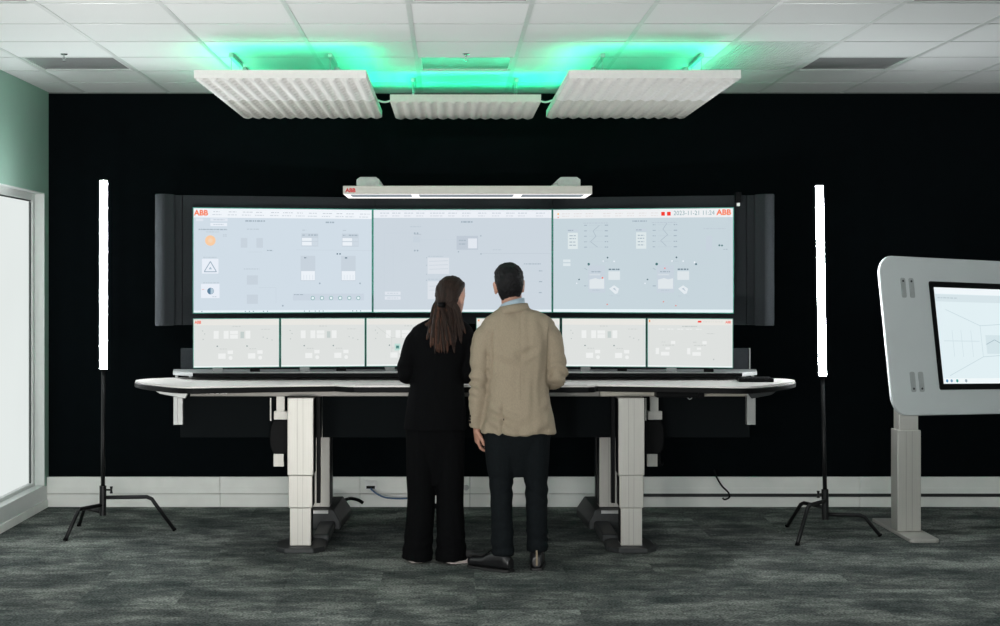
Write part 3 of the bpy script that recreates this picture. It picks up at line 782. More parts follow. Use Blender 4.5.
S1.rect(201.8, 258.8, 218, 273.4, (233, 239, 248)); S1.line([(204, 271.6), (210, 261.4), (216, 271.6), (204, 271.6)], 0.8, (150, 170, 186), 3); S1.poly([(208.4, 269.2), (210, 266.6), (211.6, 269.2)], (170, 190, 205), 3)
S1.words(203, 218.5, 282.6, 0.9, GL)
S1.rect(200.8, 283.6, 219, 297.8, (233, 239, 248)); S1.disc(210.2, 290.8, 3.3, (95, 130, 158), 3); S1.poly([(210.2 + 3.0 * math.cos(a), 290.8 + 3.0 * math.sin(a)) for a in [i * math.pi / 10 - math.pi / 2 for i in range(11)]], (180, 200, 214), 4)
S1.words(212, 216, 296.4, 0.7, GL, 3); S1.words(201.5, 205, 289.2, 0.7, (225, 190, 190), 3)
S1.words(243, 258.5, 268.8, 0.9, GL); S1.rect(246, 275.2, 257, 284.4, PL); S1.rect(246, 294.4, 257, 303.6, PL)
S1.line([(258, 287.4), (275, 287.4), (275, 303)], 0.35, PL); S1.disc(281.8, 305.6, 0.9, GM)
S1.words(325, 334.5, 221.6, 1.5, GM)
for x0 in (300.5, 341.5):
    S1.words(x0 + 0.8, x0 + 5, 229.6, 0.9, GL)
    S1.rect(x0, 232.8, x0 + 17, 246.0, PL); S1.words(x0 + 1, x0 + 4, 234.6, 0.9, GM); S1.words(x0 + 7, x0 + 16.5, 234.5, 1.2, GM)
    S1.rect(x0 + 0.6, 237.4, x0 + 10.4, 240.4, WT); S1.rect(x0 + 0.6, 241.4, x0 + 10.4, 245.0, WT); S1.rect(x0 + 10.8, 237.4, x0 + 16.4, 240.4, (208, 219, 229)); S1.rect(x0 + 10.8, 241.4, x0 + 16.4, 245, (208, 219, 229))
    S1.rect(x0 - 0.8, 255.4, x0 + 14, 280.8, PL); S1.words(x0 + 3, x0 + 5.4, 257.4, 1.2, GD)
    S1.rect(x0 - 0.2, 270.8, x0 + 13.6, 280.0, WT)
    for k in (2, 5, 8, 11): S1.rect(x0 + k, 274.5, x0 + k + 0.7, 279.5, (222, 230, 238), 3)
    S1.disc(x0 + 18.5, 283.2, 0.9, GM)
S1.line([(295, 249.4), (372, 249.8)], 0.35, PL)
S1.rect(292, 293.6, 364, 300.4, (203, 214, 225)); S1.words(293, 303, 294.5, 0.8, GM)
for i in range(6):
    x = 312 + i * 9.25; S1.disc(x, 298, 2.1, (135, 178, 178)); S1.disc(x, 298, 1.4, (232, 244, 248), 3)
S1.disc(336.8, 253.4, 0.8, GD); S1.disc(339.6, 253.4, 0.8, GD)
for x in (201.2, 244, 248, 252, 262, 266, 303, 308, 314, 318, 322, 352, 356, 360): S1.rect(x, 310.6, x + 1.0, 311.6, (120, 160, 176))
S1.done()
S2 = Screen('large_display', 'middle of the three large displays, partly hidden by two heads', (c1 + g, 10.4), (c2 - g, 10.4), ZB1, ZB2, (373.4, 551.6, 210.4, 312.8), BG2, 0.006, group='large displays above the desk')
S2.rect(373.4, 210.4, 551.6, 218.4, (236, 240, 246), 0.6); S2.rect(373.4, 310.4, 551.6, 312.8, (232, 244, 248), 0.6)
for i, x in enumerate((380, 392, 404, 416, 430, 436, 448, 462, 478, 492, 506, 518, 536)):
    S2.words(x, x + 9, 213.6, 0.8, (196, 204, 214)); S2.words(x, x + 7, 216.4, 0.7, (204, 210, 218))
S2.words(461, 473, 222.4, 1.6, GM); S2.words(410, 421, 227.2, 0.9, GL)
S2.rect(414, 234.4, 421, 235.4, (188, 198, 208)); S2.disc(414.6, 233.8, 0.9, GM); S2.disc(417.4, 233.8, 0.9, GM); S2.disc(414.6, 251.2, 0.9, GM); S2.disc(417.4, 251.2, 0.9, GM)
S2.rect(413, 237, 420, 243, PL)
S2.rect(456.5, 236.4, 478, 250.4, (192, 202, 213)); S2.rect(468, 239, 477, 249, (226, 232, 240)); S2.words(459, 466, 241, 1.0, GM, 3); S2.words(459, 466, 244.6, 1.0, GM, 3)
for x, y in ((480.8, 236.4), (458.4, 252.4), (481, 254.6)): S2.disc(x, y, 0.7, GM)
S2.line([(420, 240.2), (456, 240.2)], 0.35, PL); S2.line([(480, 254), (552, 254)], 0.35, (190, 200, 210)); S2.words(493, 502, 250.4, 0.8, GL)
S2.line([(384, 233.6), (414, 233.6)], 0.35, PL); S2.line([(384, 233.6), (384, 292)], 0.35, PL); S2.line([(393, 240), (393, 286)], 0.35, PL)
S2.words(428, 443, 257.0, 0.9, GL); S2.rect(427.5, 258.4, 449, 274.6, (220, 226, 233)); S2.rect(427.5, 282, 449, 300, (220, 226, 233)); S2.words(428, 443, 280, 0.9, GL)
for y in (262, 266, 270, 287, 291): S2.line([(429, y), (448, y - 0.6)], 0.35, GL, 3)
for y in (258.5, 266, 275, 281): S2.disc(426.4, y, 0.4, GM)
S2.rect(384.6, 292.4, 400.4, 295.6, (224, 230, 238)); S2.rect(384.6, 297.2, 400.4, 300.4, (224, 230, 238)); S2.words(387, 398, 294, 0.6, GL, 3); S2.words(387, 398, 298.8, 0.6, GL, 3)
S2.words(524, 541, 264.6, 0.9, GM)
for y in (271.6, 282.4, 293.4): S2.words(539, 542.4, y, 1.0, GM); S2.line([(525, y), (537, y)], 0.3, PL)
S2.done()
S3 = Screen('large_display', 'right of the three large displays, with date, time and red squares', (c2 + g, 10.4), (c3, 10.15), ZB1, ZB2, (553.0, 733.4, 209.4, 312.6), BG3, 0.006, group='large displays above the desk')
S3.rect(553, 209.4, 733.4, 218.2, (238, 240, 242), 0.6); S3.rect(553, 309.6, 733.4, 312.6, (232, 244, 248), 0.6)
S3.disc(558, 213.6, 0.9, (250, 190, 110)); S3.disc(558, 217.0, 0.6, (240, 130, 120), 3)
for x in (562, 574, 586, 604, 616, 628, 640, 652): S3.words(x, x + 8, 213.4, 0.7, (224, 220, 220)); S3.words(x, x + 7, 216, 0.7, (226, 222, 222))
S3.rect(662.4, 212.4, 666.0, 216.2, RED); S3.rect(668.2, 212.4, 671.8, 216.2, RED)
S3.text('2023-11-21 11:24', 674.6, 215.8, 4.4, (140, 172, 178), wpx=40.5)
S3.text('ABB', 717.4, 215.8, 5.2, ORG, bold=0.035, wpx=14.6)
S3.words(633.5, 648, 221.4, 1.3, GM)
for x0, pts in ((567.5, [(600, 225.4), (593.6, 231), (596.6, 236.2), (591, 241.8), (598.6, 247.4)]), (636.8, [(668, 223.8), (664, 229.6), (668.8, 235.2), (661.8, 241), (667.6, 246.6)])):
    S3.rect(x0, 229, x0 + 11, 231.4, PL); S3.words(x0 + 0.4, x0 + 6, 230.2, 1.0, GM)
    S3.rect(x0 + 0.4, 232.6, x0 + 10.6, 249.0, (222, 232, 234))
    for y in (235.6, 238.6, 242.0, 245.2): S3.words(x0 + 2, x0 + 8.6, y, 0.9, GM, 3)
    xo = x0 + 16
    S3.words(xo, xo + 25, 223, 1.0, GL)
    for y in (225.2, 230.8, 236.2, 241.8, 247.2):
        S3.words(xo + 1, xo + 4, y, 0.8, GM); S3.words(xo + 22, xo + 25.4, y, 1.0, GM); S3.line([(xo + 6, y), (xo + 20, y)], 0.3, GL)
    S3.line(pts, 0.45, GM)
for x in (566, ): S3.rect(563, 259.6, 570.6, 262.2, (222, 232, 236)); S3.rect(563, 263.4, 570.6, 266.2, (222, 232, 236))
for dx, w_ in ((0, (588.6, 606)), (69.2, (657.8, 675))):
    S3.disc(589.2 + dx - (0.6 if dx else 0), 264.4, 1.3, (60, 110, 112)); S3.line([(585 + dx, 268.4), (587.4 + dx, 270)], 0.5, GM)
    S3.disc(608.4 + dx, 257.8, 0.8, (70, 100, 112)); S3.words(603, 610, 261.4, 0.7, GL) if not dx else S3.words(673.6, 680, 261.6, 0.7, GL)
    S3.disc(604 + dx, 261.4, 0.8, WT, 3); S3.disc(615 + dx, 261.6, 0.8, WT, 3)
    S3.rect(588.8 + dx, 265.6, 606 + dx, 293, PL); S3.words(592 + dx, 602 + dx, 272, 1.1, GM)
    S3.poly([(590 + dx, 289), (590 + dx, 280), (596 + dx, 278.4), (600 + dx, 279.6), (605 + dx, 278.6), (605 + dx, 289)], (224, 231, 235))
    S3.rect(590 + dx, 274.2, 601 + dx, 275.6, (212, 221, 228)); S3.disc(603.2 + dx, 278.2, 0.9, (240, 130, 115), 3) if not dx else S3.disc(666, 268.6, 0.8, (236, 150, 150), 3)
    S3.words(593 + dx, 601 + dx, 290.6, 0.8, GL)
    S3.words(609.6 + dx, 620.8 + dx, 269.6, 1.2, GD); S3.rect(609.2 + dx, 271.6, 621 + dx, 280.2, (222, 230, 234))
    S3.poly([(610 + dx, 289), (615 + dx, 285.6), (620 + dx, 289), (618.6 + dx, 293.6), (616 + dx, 294.4)], (228, 235, 240)); S3.poly([(613.6 + dx, 289), (615.6 + dx, 288), (617.6 + dx, 291.6)], GL, 3)
    S3.words(610 + dx, 614 + dx, 296.2, 0.6, GL); S3.words(618 + dx, 621 + dx, 296.2, 0.6, GL)
    S3.disc(579.4 + dx, 279.8, 0.8, (90, 115, 125)); S3.words(584.6 + dx, 587.8 + dx, 286.2, 0.9, GM); S3.disc(577 + dx, 283.6, 0.7, WT)
    S3.disc(608 + dx, 304.8, 0.7, (225, 140, 130)) if not dx else (S3.disc(664.6, 302, 0.7, (225, 140, 130)), S3.disc(677, 305.8, 0.7, (225, 140, 130)))
    S3.line([(597 + dx, 254), (597 + dx, 265)], 0.35, PL)
S3.line([(556, 254), (722, 253.4)], 0.35, PL); S3.line([(575, 264.4), (712, 263.8)], 0.3, PL); S3.line([(702.6, 240), (702.6, 263)], 0.35, PL)
S3.words(704.4, 726, 229.4, 0.9, GL); S3.rect(707, 236.6, 713, 251.4, PL); S3.disc(720, 246, 0.9, (70, 115, 120)); S3.disc(722.6, 246.2, 0.9, (70, 115, 120)); S3.words(724, 728, 250, 0.7, GM)
S3.disc(697, 264.4, 1.1, (80, 115, 125)); S3.disc(695.6, 262.8, 0.9, WT)
S3.done()

# ---- six small monitors
mb = (222, 225, 223)
mon = [((193.2, 9.66), (279.4, 9.76), 'leftmost small monitor on the desk shelf, with red lettering'),
       ((280.8, 9.765), (365.0, 9.83), 'second small monitor from the left on the desk shelf'),
       ((366.2, 9.835), (449.8, 9.88), 'third small monitor from the left, half hidden by the person in black'),
       ((476.2, 9.88), (560.0, 9.835), 'fourth small monitor from the left, hidden behind the person in the beige jacket'),
       ((561.8, 9.83), (646.0, 9.765), 'second small monitor from the right on the desk shelf'),
       ((647.4, 9.76), (733.0, 9.66), 'rightmost small monitor on the desk shelf, with two red squares')]
for i, (a, b, lab) in enumerate(mon):
    a = (a[0] + 0.5, a[1]); b = (b[0] - 0.5, b[1])
    p0 = (XA(*a), a[1]); p1 = (XA(*b), b[1])
    yT = 319.2 if i in (0, 5) else 320.0
    z0 = 1.066; z1 = z0 + 0.302
    s = Screen('desk_monitor', lab, p0, p1, z0, z1, (0, 86, 0, 49), mb, 0.004, depth=0.04, group='small monitors on the shelf')
    s.rect(0, 0, 86, 6.2, (232, 231, 226), 0.6); s.rect(0, 47.4, 86, 49, (236, 244, 242), 0.6)
    if i == 0: s.text('ABB', 1.0, 4.6, 3.0, (245, 105, 80), bold=0.03, wpx=6.6)
    G1, G2 = (204, 208, 206), (238, 240, 239)
    if i in (0, 1, 4, 2):
        s.words(39, 47, 7.6, 0.8, G1)
        for x0 in (20, 30, 52): s.rect(x0, 12.0, x0 + 5, 20, G2)
        s.rect(36.4, 12.0, 44.4, 15.4, G2); s.rect(36.4, 16.0, 44.4, 20, G2); s.rect(47, 13, 50.6, 19.6, (196, 206, 204))
        for dx in (0, 30):
            s.disc(23.6 + dx, 27.6, 0.7, (120, 140, 140)); s.words(26 + dx, 33 + dx, 30.4, 0.8, G1)
            s.rect(24.6 + dx, 35, 32 + dx, 40.4, G2); s.rect(34 + dx, 32, 39.4 + dx, 35.6, G2); s.disc(37 + dx, 39.6, 2.0, G2)
        for x, y in ((9, 12), (11, 15), (9.4, 20.6), (70, 18.6), (74, 20), (79, 21.6)): s.disc(x, y, 0.5, (175, 185, 183))
        s.words(68, 78, 10.6, 0.7, G1)
    elif i == 3:
        s.rect(1.2, 1.2, 3, 3, (250, 180, 120)); s.words(30, 60, 8, 0.8, G1); s.rect(12, 14, 40, 34, G2); s.rect(46, 14, 74, 34, G2)
    else:
        s.rect(1, 1, 2.4, 3.4, (250, 170, 100)); s.rect(51, 1.8, 54.6, 3.6, (244, 70, 55)); s.text('ABB', 79, 4.2, 2.4, (244, 105, 90), bold=0.03, wpx=5.4); s.words(56, 76, 2.8, 0.7, (215, 214, 210))
        s.words(35, 50, 7.6, 0.9, (190, 196, 194))
        for x0 in (11, 20, 30, 39, 49): s.words(x0, x0 + 6, 10.4, 0.9, G2)
        for dx in (0, 32):
            s.rect(23.6 + dx, 22.4, 28 + dx, 25.6, G2); s.rect(18 + dx, 29, 22.4 + dx, 31.2, G2); s.rect(13.4 + dx, 33.6, 22 + dx, 37.4, G2); s.rect(8 + dx, 29.6, 11.4 + dx, 36, G2); s.words(14 + dx, 18 + dx, 23.6, 0.8, G1); s.words(15 + dx, 27 + dx, 26.8, 0.8, G1)
        s.words(60, 68, 14.8, 0.7, G1); s.disc(67, 41, 0.7, (180, 188, 186))
    if i == 2:
        s.line([(10, 8), (26, 20), (26, 40)], 0.4, G1); s.line([(26, 20), (60, 16)], 0.4, G1); s.rect(29, 26, 35, 33, (190, 222, 214)); s.rect(30.5, 28, 33.5, 31, (70, 130, 126), 3)
    for u in (0.28, 0.72):
        bm = bmesh.new(); bx(bm, s.W * u - 0.03, s.W * u + 0.03, -0.004, 0.06, 1.0363 - z0, -0.0043, s.M); obj('foot', bm, MATS['grey_shelf'] if u < 0.5 else BLACKP, s.t)
    s.done()

# ---- fabric surround behind the large displays
def strip_profile(pts, th):
    """thick open strip: pts are the front line, thickness th to the back"""
    n = len(pts); front = [Vector(p) for p in pts]; back = []
    for i in range(n):
        t = (front[min(i + 1, n - 1)] - front[max(i - 1, 0)]).normalized()
        back.append(front[i] + Vector((-t.y, t.x)) * th)
    return front, back
ZS0, ZS1 = 1.316, 2.172
sur = thing('screen_surround', 'long charcoal fabric panel wrapping behind the three large displays', 'screen panel', (XC, 10.5, ZS0))
def ext(name, front, back, z0, z1, m, smooth=True):
    pts = [tuple(p) for p in front] + [tuple(p) for p in back[::-1]]
    bm = bmesh.new(); prism(bm, pts, z0, z1)
    return obj(name, bm, m, sur)
for s in (-1, 1):
    # wing: starts beside the display, bends forward and ends in a round lip
    x_in = XC + s * 1.775; x_seam = XC + s * 1.86
    if s < 0: x_out = XA(153.5, 10.02)
    else: x_out = XA(776, 10.02)
    w0 = (x_seam, 10.235); 
    arc = [w0, (x_seam + s * 0.06, 10.21), (x_out - s * 0.05, 10.13)]
    r = 0.05
    cxr, cyr = x_out - s * r, 10.075
    lip = [(cxr + s * r * math.sin(a), cyr + r * math.cos(a)) for a in [math.radians(q) for q in range(20, 200, 15)]]
    inner = [(cxr - s * 0.02, cyr - r * 0.9), (cxr - s * 0.04, cyr - 0.01), (cxr - s * 0.07, cyr + 0.03), (x_seam + s * 0.05, 10.185), (x_seam, 10.205)]
    pts = arc + lip + inner
    # close polygon: outer then inner
    if s < 0: pts = pts
    bm = bmesh.new(); prism(bm, pts, ZS0, ZS1); obj('fabric_wing', bm, FABRIC, sur, bevel=0.006)
    f = [(x_seam - s * 0.003, 10.205), (XC + s * 0.60, 10.485)]; 
    bm = bmesh.new(); prism(bm, [f[0], f[1], (f[1][0], f[1][1] + 0.03), (f[0][0], f[0][1] + 0.03)], ZS0, ZS1 + 0.0); obj('fabric_panel', bm, FABRIC, sur, bevel=0.003)
box('fabric_panel', XC - 0.599, XC + 0.599, 10.485, 10.515, ZS0, ZS1, FABRIC, sur, bevel=0.003)
for s in (-1, 1):
    box('rear_post', XC + s * 0.957 - 0.06, XC + s * 0.957 + 0.06, 10.53, 10.61, 0.1305, 2.1, BLACKM, sur)
    box('rear_bracket', XC + s * 0.957 - 0.04, XC + s * 0.957 + 0.04, 10.36, 10.529, 1.9, 1.96, BLACKM, sur)
# sensor clipped at the top right
ys = 10.12
sn = thing('clip_sensor', 'small dark sensor with white tip clipped at the top right of the fabric panel', 'sensor', (XA(739, ys), ys, 2.1))
box('sensor_body', XA(736.3, ys), XA(741.4, ys), ys, ys + 0.06, ZA(202.5, ys), ZA(192, ys), BLACKP, sn, bevel=0.003)
box('sensor_tip', XA(737.2, ys), XA(740.2, ys), ys + 0.005, ys + 0.03, ZA(206, ys), ZA(202.6, ys), mat('white_tip', (0.8, 0.8, 0.78, 1), 0.4), sn, bevel=0.002)

# ================================================================ lamp bar over the desk
yl = 9.30
lb = thing('lamp_bar', 'long flat pale lamp bar with red lettering mounted above the displays', 'lamp', (XC, yl, 2.1))
BARM = mat('warm_grey_paint', (0.56, 0.55, 0.50, 1), 0.5, var=0.03)
x0, x1 = XA(343, yl), XA(592.2, yl); zb, zt = ZA(193.8, yl), ZA(185.8, yl); yr = 9.80
box('lamp_front', x0, x1, yl, yl + 0.02, zb, zt, BARM, lb, bevel=0.003)
bm = bmesh.new(); bx(bm, x0, x1, yl + 0.0205, yr, zb + 0.012, zt); obj('lamp_housing', bm, TRIM, lb)
bm = bmesh.new()
for q in ((x0, x1, yl + 0.0205, yl + 0.07), (x0, x1, yr - 0.05, yr), (x0, x0 + 0.03, yl + 0.0705, yr - 0.0505), (x1 - 0.03, x1, yl + 0.0705, yr - 0.0505),
          (XA(411, yl), XA(418, yl), yl + 0.0705, yr - 0.0505), (XA(515.5, yl), XA(523, yl), yl + 0.0705, yr - 0.0505)):
    bx(bm, *q, zb, zb + 0.0115)
LEDW = emit('lamp_bar_glow', (1.0, 0.95, 0.93, 1), 1.5)
obj('light_frame', bm, LEDW, lb)
DIFF = mat('blue_grey_diffuser', (0.22, 0.27, 0.33, 1), 0.35)
for a, b in ((x0 + 0.0305, XA(410.8, yl)), (XA(418.2, yl), XA(515.3, yl)), (XA(523.2, yl), x1 - 0.0305)):
    box('diffuser', a, b, yl + 0.071, yr - 0.051, zb + 0.004, zb + 0.0115, DIFF, lb)
REDP = mat('red_print', (0.62, 0.02, 0.02, 1), 0.5)
text_mesh('lettering', 'ABB', 0.033, REDP, lb, Matrix.Translation((XA(345.6, yl), yl - 0.0008, zb + 0.010)) @ Matrix.Rotation(math.pi / 2, 4, 'X'), bold=0.0016)
ARM = mat('pale_arm_paint', (0.62, 0.64, 0.61, 1), 0.5)
for px in (368, 569):
    ya_ = 9.72; xc = XA(px, ya_)
    z0_ = zt + 0.0003; h = ZA(177, ya_) - z0_
    bm = bmesh.new()
    M = Matrix.Translation((xc, ya_, z0_)) @ Matrix.Rotation(math.pi / 2, 4, 'X')
    prism(bm, [(-0.072, 0), (0.072, 0), (0.072, h * 0.8), (0.05, h), (-0.05, h), (-0.072, h * 0.8)], -0.82, 0.0, M)
    obj('support_arm', bm, ARM, lb, bevel=0.002)
    s = 1 if px < 450 else -1
    bm = bmesh.new(); prism(bm, [(s * 0.0725, 0), (s * 0.095, 0), (s * 0.0725, h * 0.75)] if s > 0 else [(-0.0725, 0), (-0.0725, h * 0.75), (-0.125, 0)], -0.3, -0.02, M); obj('arm_gusset', bm, ARM, lb)

# ================================================================ white board with a display, at the right
al, th, ro = math.radians(30), math.radians(9.13), 0.02776
u = Vector((math.cos(al), math.sin(al), 0)); v = Vector((-math.sin(al) * math.sin(th), math.cos(al) * math.sin(th), math.cos(th)))
u, v = u * math.cos(ro) - v * math.sin(ro), v * math.cos(ro) + u * math.sin(ro)
nrm = u.cross(v)          # towards the viewer
O = Vector((2.7106, 9.4523, 0.7823))
BMx = Matrix(((u.x, -nrm.x, v.x, O.x), (u.y, -nrm.y, v.y, O.y), (u.z, -nrm.z, v.z, O.z), (0, 0, 0, 1)))
BW, BH = 2.05, 0.998
brd = thing('display_board', 'large white rounded board with an inset screen on a metal column', 'display board', (3.0, 9.7, 0))
def rrect(w_, h_, r, n=8, x=0, y=0):
    out = []
    for cx, cy_, a0 in ((w_ - r, h_ - r, 0), (r, h_ - r, 90), (r, r, 180), (w_ - r, r, 270)):
        for i in range(n + 1):
            a = math.radians(a0 + 90 * i / n); out.append((x + cx + r * math.cos(a), y + cy_ + r * math.sin(a)))
    return out
US, VS, WS, HS = 0.4146, 0.156, 1.235, 0.689
BOARD = mat('white_board_paint', (0.70, 0.74, 0.75, 1), 0.4, var=0.02, scale=3)
RX = Matrix.Rotation(math.pi / 2, 4, 'X')
bm = bmesh.new(); prism(bm, rrect(BW, BH, 0.12), -0.022, 0.0, BMx @ RX); obj('board_panel', bm, BOARD, brd, bevel=0.006)
bm = bmesh.new(); prism(bm, rrect(WS, HS, 0.014, 4, US, VS), 0.0004, 0.004, BMx @ RX); obj('screen_bezel', bm, BLACKP, brd)
GR = mat('grip_grey', (0.42, 0.45, 0.45, 1), 0.5)
for (xa, ya_) in ((0.168, 0.735), (0.240, 0.735), (0.168, 0.145), (0.240, 0.145)):
    bm = bmesh.new(); prism(bm, rrect(0.042, 0.125, 0.012, 4, xa, ya_), 0.0004, 0.003, BMx @ RX); q = obj('latch_plate', bm, GR, brd)
    bm = bmesh.new(); tube(bm, [BMx @ RX @ Vector((xa + 0.021, ya_ + (0.105 if ya_ > 0.5 else 0.02), 0.0031)), BMx @ RX @ Vector((xa + 0.021, ya_ + (0.105 if ya_ > 0.5 else 0.02), 0.006))], 0.007, 10); obj('screw', bm, GREY, q)
class Sub(Screen):
    def __init__(s, t, M, W, H, px, bg):
        s.t, s.M, s.W, s.H = t, M, W, H; s.pL, s.pR, s.pT, s.pB = px; s.layers = {}; s.bgsum = sum(bg)
        bm = bmesh.new(); bx(bm, 0, W, -0.0015, 0.0, 0, H, M); obj('display_panel', bm, ucol(bg), t)
        s.M = M @ Matrix.Translation((0, -0.0016, 0))
bz = 0.038
sb = Sub(brd, BMx @ Matrix.Translation((US + bz, -0.0042, VS + bz)), WS - 2 * bz, HS - 2 * bz, (0, 116, 0, 61), (226, 240, 244))
sb.rect(0, 0, 116, 4, (240, 247, 250), 0.6); sb.rect(0, 4.4, 116, 9, (214, 228, 233)); sb.words(2, 20, 6.6, 0.7, (190, 205, 212))
sb.rect(0, 57.6, 116, 61, (240, 248, 250), 0.6)
for k, c in ((3, (90, 150, 190)), (7, (120, 160, 190)), (12, (60, 160, 150)), (20, (150, 170, 180))): sb.disc(k, 59.2, 1.0, c)
LN = (198, 216, 222)
sb.line([(8, 14), (38, 24), (38, 44)], 0.4, LN); sb.line([(38, 24), (74, 22), (104, 12)], 0.4, LN); sb.line([(74, 22), (74, 42), (104, 56)], 0.4, LN); sb.line([(38, 44), (6, 56)], 0.4, LN); sb.line([(38, 44), (74, 42)], 0.4, LN)
for x in (12, 20, 29): sb.line([(x, 27), (x, 44)], 0.3, LN)
sb.line([(4, 34), (36, 34)], 0.3, LN); sb.rect(42, 30, 68, 42, (212, 228, 233)); sb.line([(42, 36), (50, 33), (60, 37), (68, 32)], 0.5, (170, 190, 198)); sb.rect(62, 34, 66, 41, (110, 140, 150))
sb.done()
# columns (the second stands outside the picture)
for cx_, cyy in ((2.905, 9.79), (2.905 + 1.4 * 0.866, 9.79 + 1.4 * 0.5)):
    bm = bmesh.new(); bx(bm, cx_ - 0.074, cx_ + 0.074, cyy, cyy + 0.15, 0.024, 0.662); c = obj('column', bm, SATIN, brd, bevel=0.004)
    bm = bmesh.new()
    for q in (-0.02, 0.018): bx(bm, cx_ + q - 0.0015, cx_ + q + 0.0015, cyy - 0.0008, cyy - 0.0001, 0.03, 0.655)
    obj('seam', bm, mat('leg_seam', (0.30, 0.29, 0.27, 1), 0.5), c)
    bm = bmesh.new(); bx(bm, cx_ - 0.06, cx_ + 0.06, cyy + 0.012, cyy + 0.138, 0.6625, 1.25); obj('inner_column', bm, SATIN, brd, bevel=0.003)
    bm = bmesh.new(); prism(bm, [(cx_ - 0.06, cyy - 0.30), (cx_ + 0.08, cyy - 0.30), (cx_ + 0.10, cyy - 0.28), (cx_ + 0.10, cyy + 0.56), (cx_ - 0.082, cyy + 0.56), (cx_ - 0.082, cyy - 0.28)], 0.0, 0.022); obj('base_plate', bm, SATIN, brd, bevel=0.004)

# ================================================================ sockets and cables along the wall
so = thing('power_socket', 'small white socket block on the wall duct left of the person in black', 'socket', (XA(371, 10.99), 10.98, 0.15))
box('socket_body', XA(365, 10.99), XA(377, 10.99), 10.975, 10.9955, ZA(490, 10.99), ZA(480.5, 10.99), mat('socket_white', (0.85, 0.86, 0.84, 1), 0.4), so, bevel=0.004)
box('socket_slot', XA(366.5, 10.99), XA(375, 10.99), 10.9735, 10.9748, ZA(488.4, 10.99), ZA(485.6, 10.99), BLACKP, so)
BLUE = mat('blue_cable', (0.06, 0.13, 0.25, 1), 0.45)
bm = bmesh.new()
tube(bm, smooth_path([P(371, 488.6, 10.965), P(372, 490, 10.95), P(378, 494.5, 10.93), P(386, 497.6, 10.92), P(400, 498.6, 10.93), P(415, 498.0, 10.95), P(430, 500, 10.96)], 6), 0.006, 8)
tag(obj('network_cable', bm, BLUE, smooth=True), 'thin blue cable drooping from the socket along the wall duct', 'cable')
bm = bmesh.new()
tube(bm, smooth_path([P(714, 470, 10.985), P(716.5, 477, 10.98), P(722, 486, 10.97), P(728, 492, 10.97), P(729.5, 497, 10.96), P(725, 499.5, 10.95), P(722.5, 498, 10.95)], 6), 0.006, 8)
tag(obj('wall_cable', bm, BLACKP, smooth=True), 'short black cable hanging over the wall duct right of the desk', 'cable')
bm = bmesh.new()
tube(bm, smooth_path([P(333, 503, 10.80), P(342, 501, 10.82), P(350, 498.5, 10.9), P(358, 500, 10.94), P(363, 503, 10.95)], 6), 0.012, 8)
tag(obj('floor_cable', bm, BLACKP, smooth=True), 'black cable hose arching from the left rear desk foot to the wall', 'cable')
ks = thing('door_stop', 'small round knob on the wall duct between the two people', 'knob', (XA(466, 10.97), 10.98, 0.14))
bm = bmesh.new(); c = P(466, 487, 10.995); tube(bm, [c, c + Vector((0, -0.012, 0)), c + Vector((0, -0.03, 0))], [0.012, 0.012, 0.021], 14); obj('knob_head', bm, SILVER, ks)
bm = bmesh.new(); tube(bm, [c + Vector((0, -0.0301, 0)), c + Vector((0, -0.034, 0))], 0.016, 14); obj('knob_cap', bm, SILVER, ks)

# ================================================================ people
def remesh(name, bm, m, parent, voxel=0.006, smooth_it=4, fac=0.5, disp=None):
    bmesh.ops.recalc_face_normals(bm, faces=bm.faces)
    me = bpy.data.meshes.new(name); bm.to_mesh(me); bm.free()
    o = bpy.data.objects.new(name, me); COL.objects.link(o)
    r = o.modifiers.new('r', 'REMESH'); r.mode = 'VOXEL'; r.voxel_size = voxel
    if smooth_it:
        s = o.modifiers.new('s', 'SMOOTH'); s.iterations = smooth_it; s.factor = fac
    dg = bpy.context.evaluated_depsgraph_get()
    me2 = bpy.data.meshes.new_from_object(o.evaluated_get(dg))
    bpy.data.objects.remove(o); bpy.data.meshes.remove(me)
    me2.name = name
    if disp:
        cs = [(v.co.copy(), v.normal.copy()) for v in me2.vertices]
        for v, (c, n) in zip(me2.vertices, cs):
            v.co = c + n * disp(c, n)
    for p in me2.polygons: p.use_smooth = True
    me2.materials.clear(); me2.materials.append(m)
    o = bpy.data.objects.new(name, me2); COL.objects.link(o)
    if parent: put(o, parent)
    return o

def limb(bm, pts, radii, seg=4, n=16, ref=None):
    """smooth tapered limb through points with radii (number or pair)"""
    R = [(r, r) if not isinstance(r, (tuple, list)) else tuple(r) for r in radii]
    path = smooth_path(pts, seg); rr = []
    k = len(pts)
    for i in range(k - 1):
        for s in range(seg):
            t = s / seg; t = t * t * (3 - 2 * t) * 0.5 + t * 0.5
            rr.append((R[i][0] * (1 - t) + R[i + 1][0] * t, R[i][1] * (1 - t) + R[i + 1][1] * t))
    rr.append(R[-1])
    tube(bm, path, rr, n, ref)

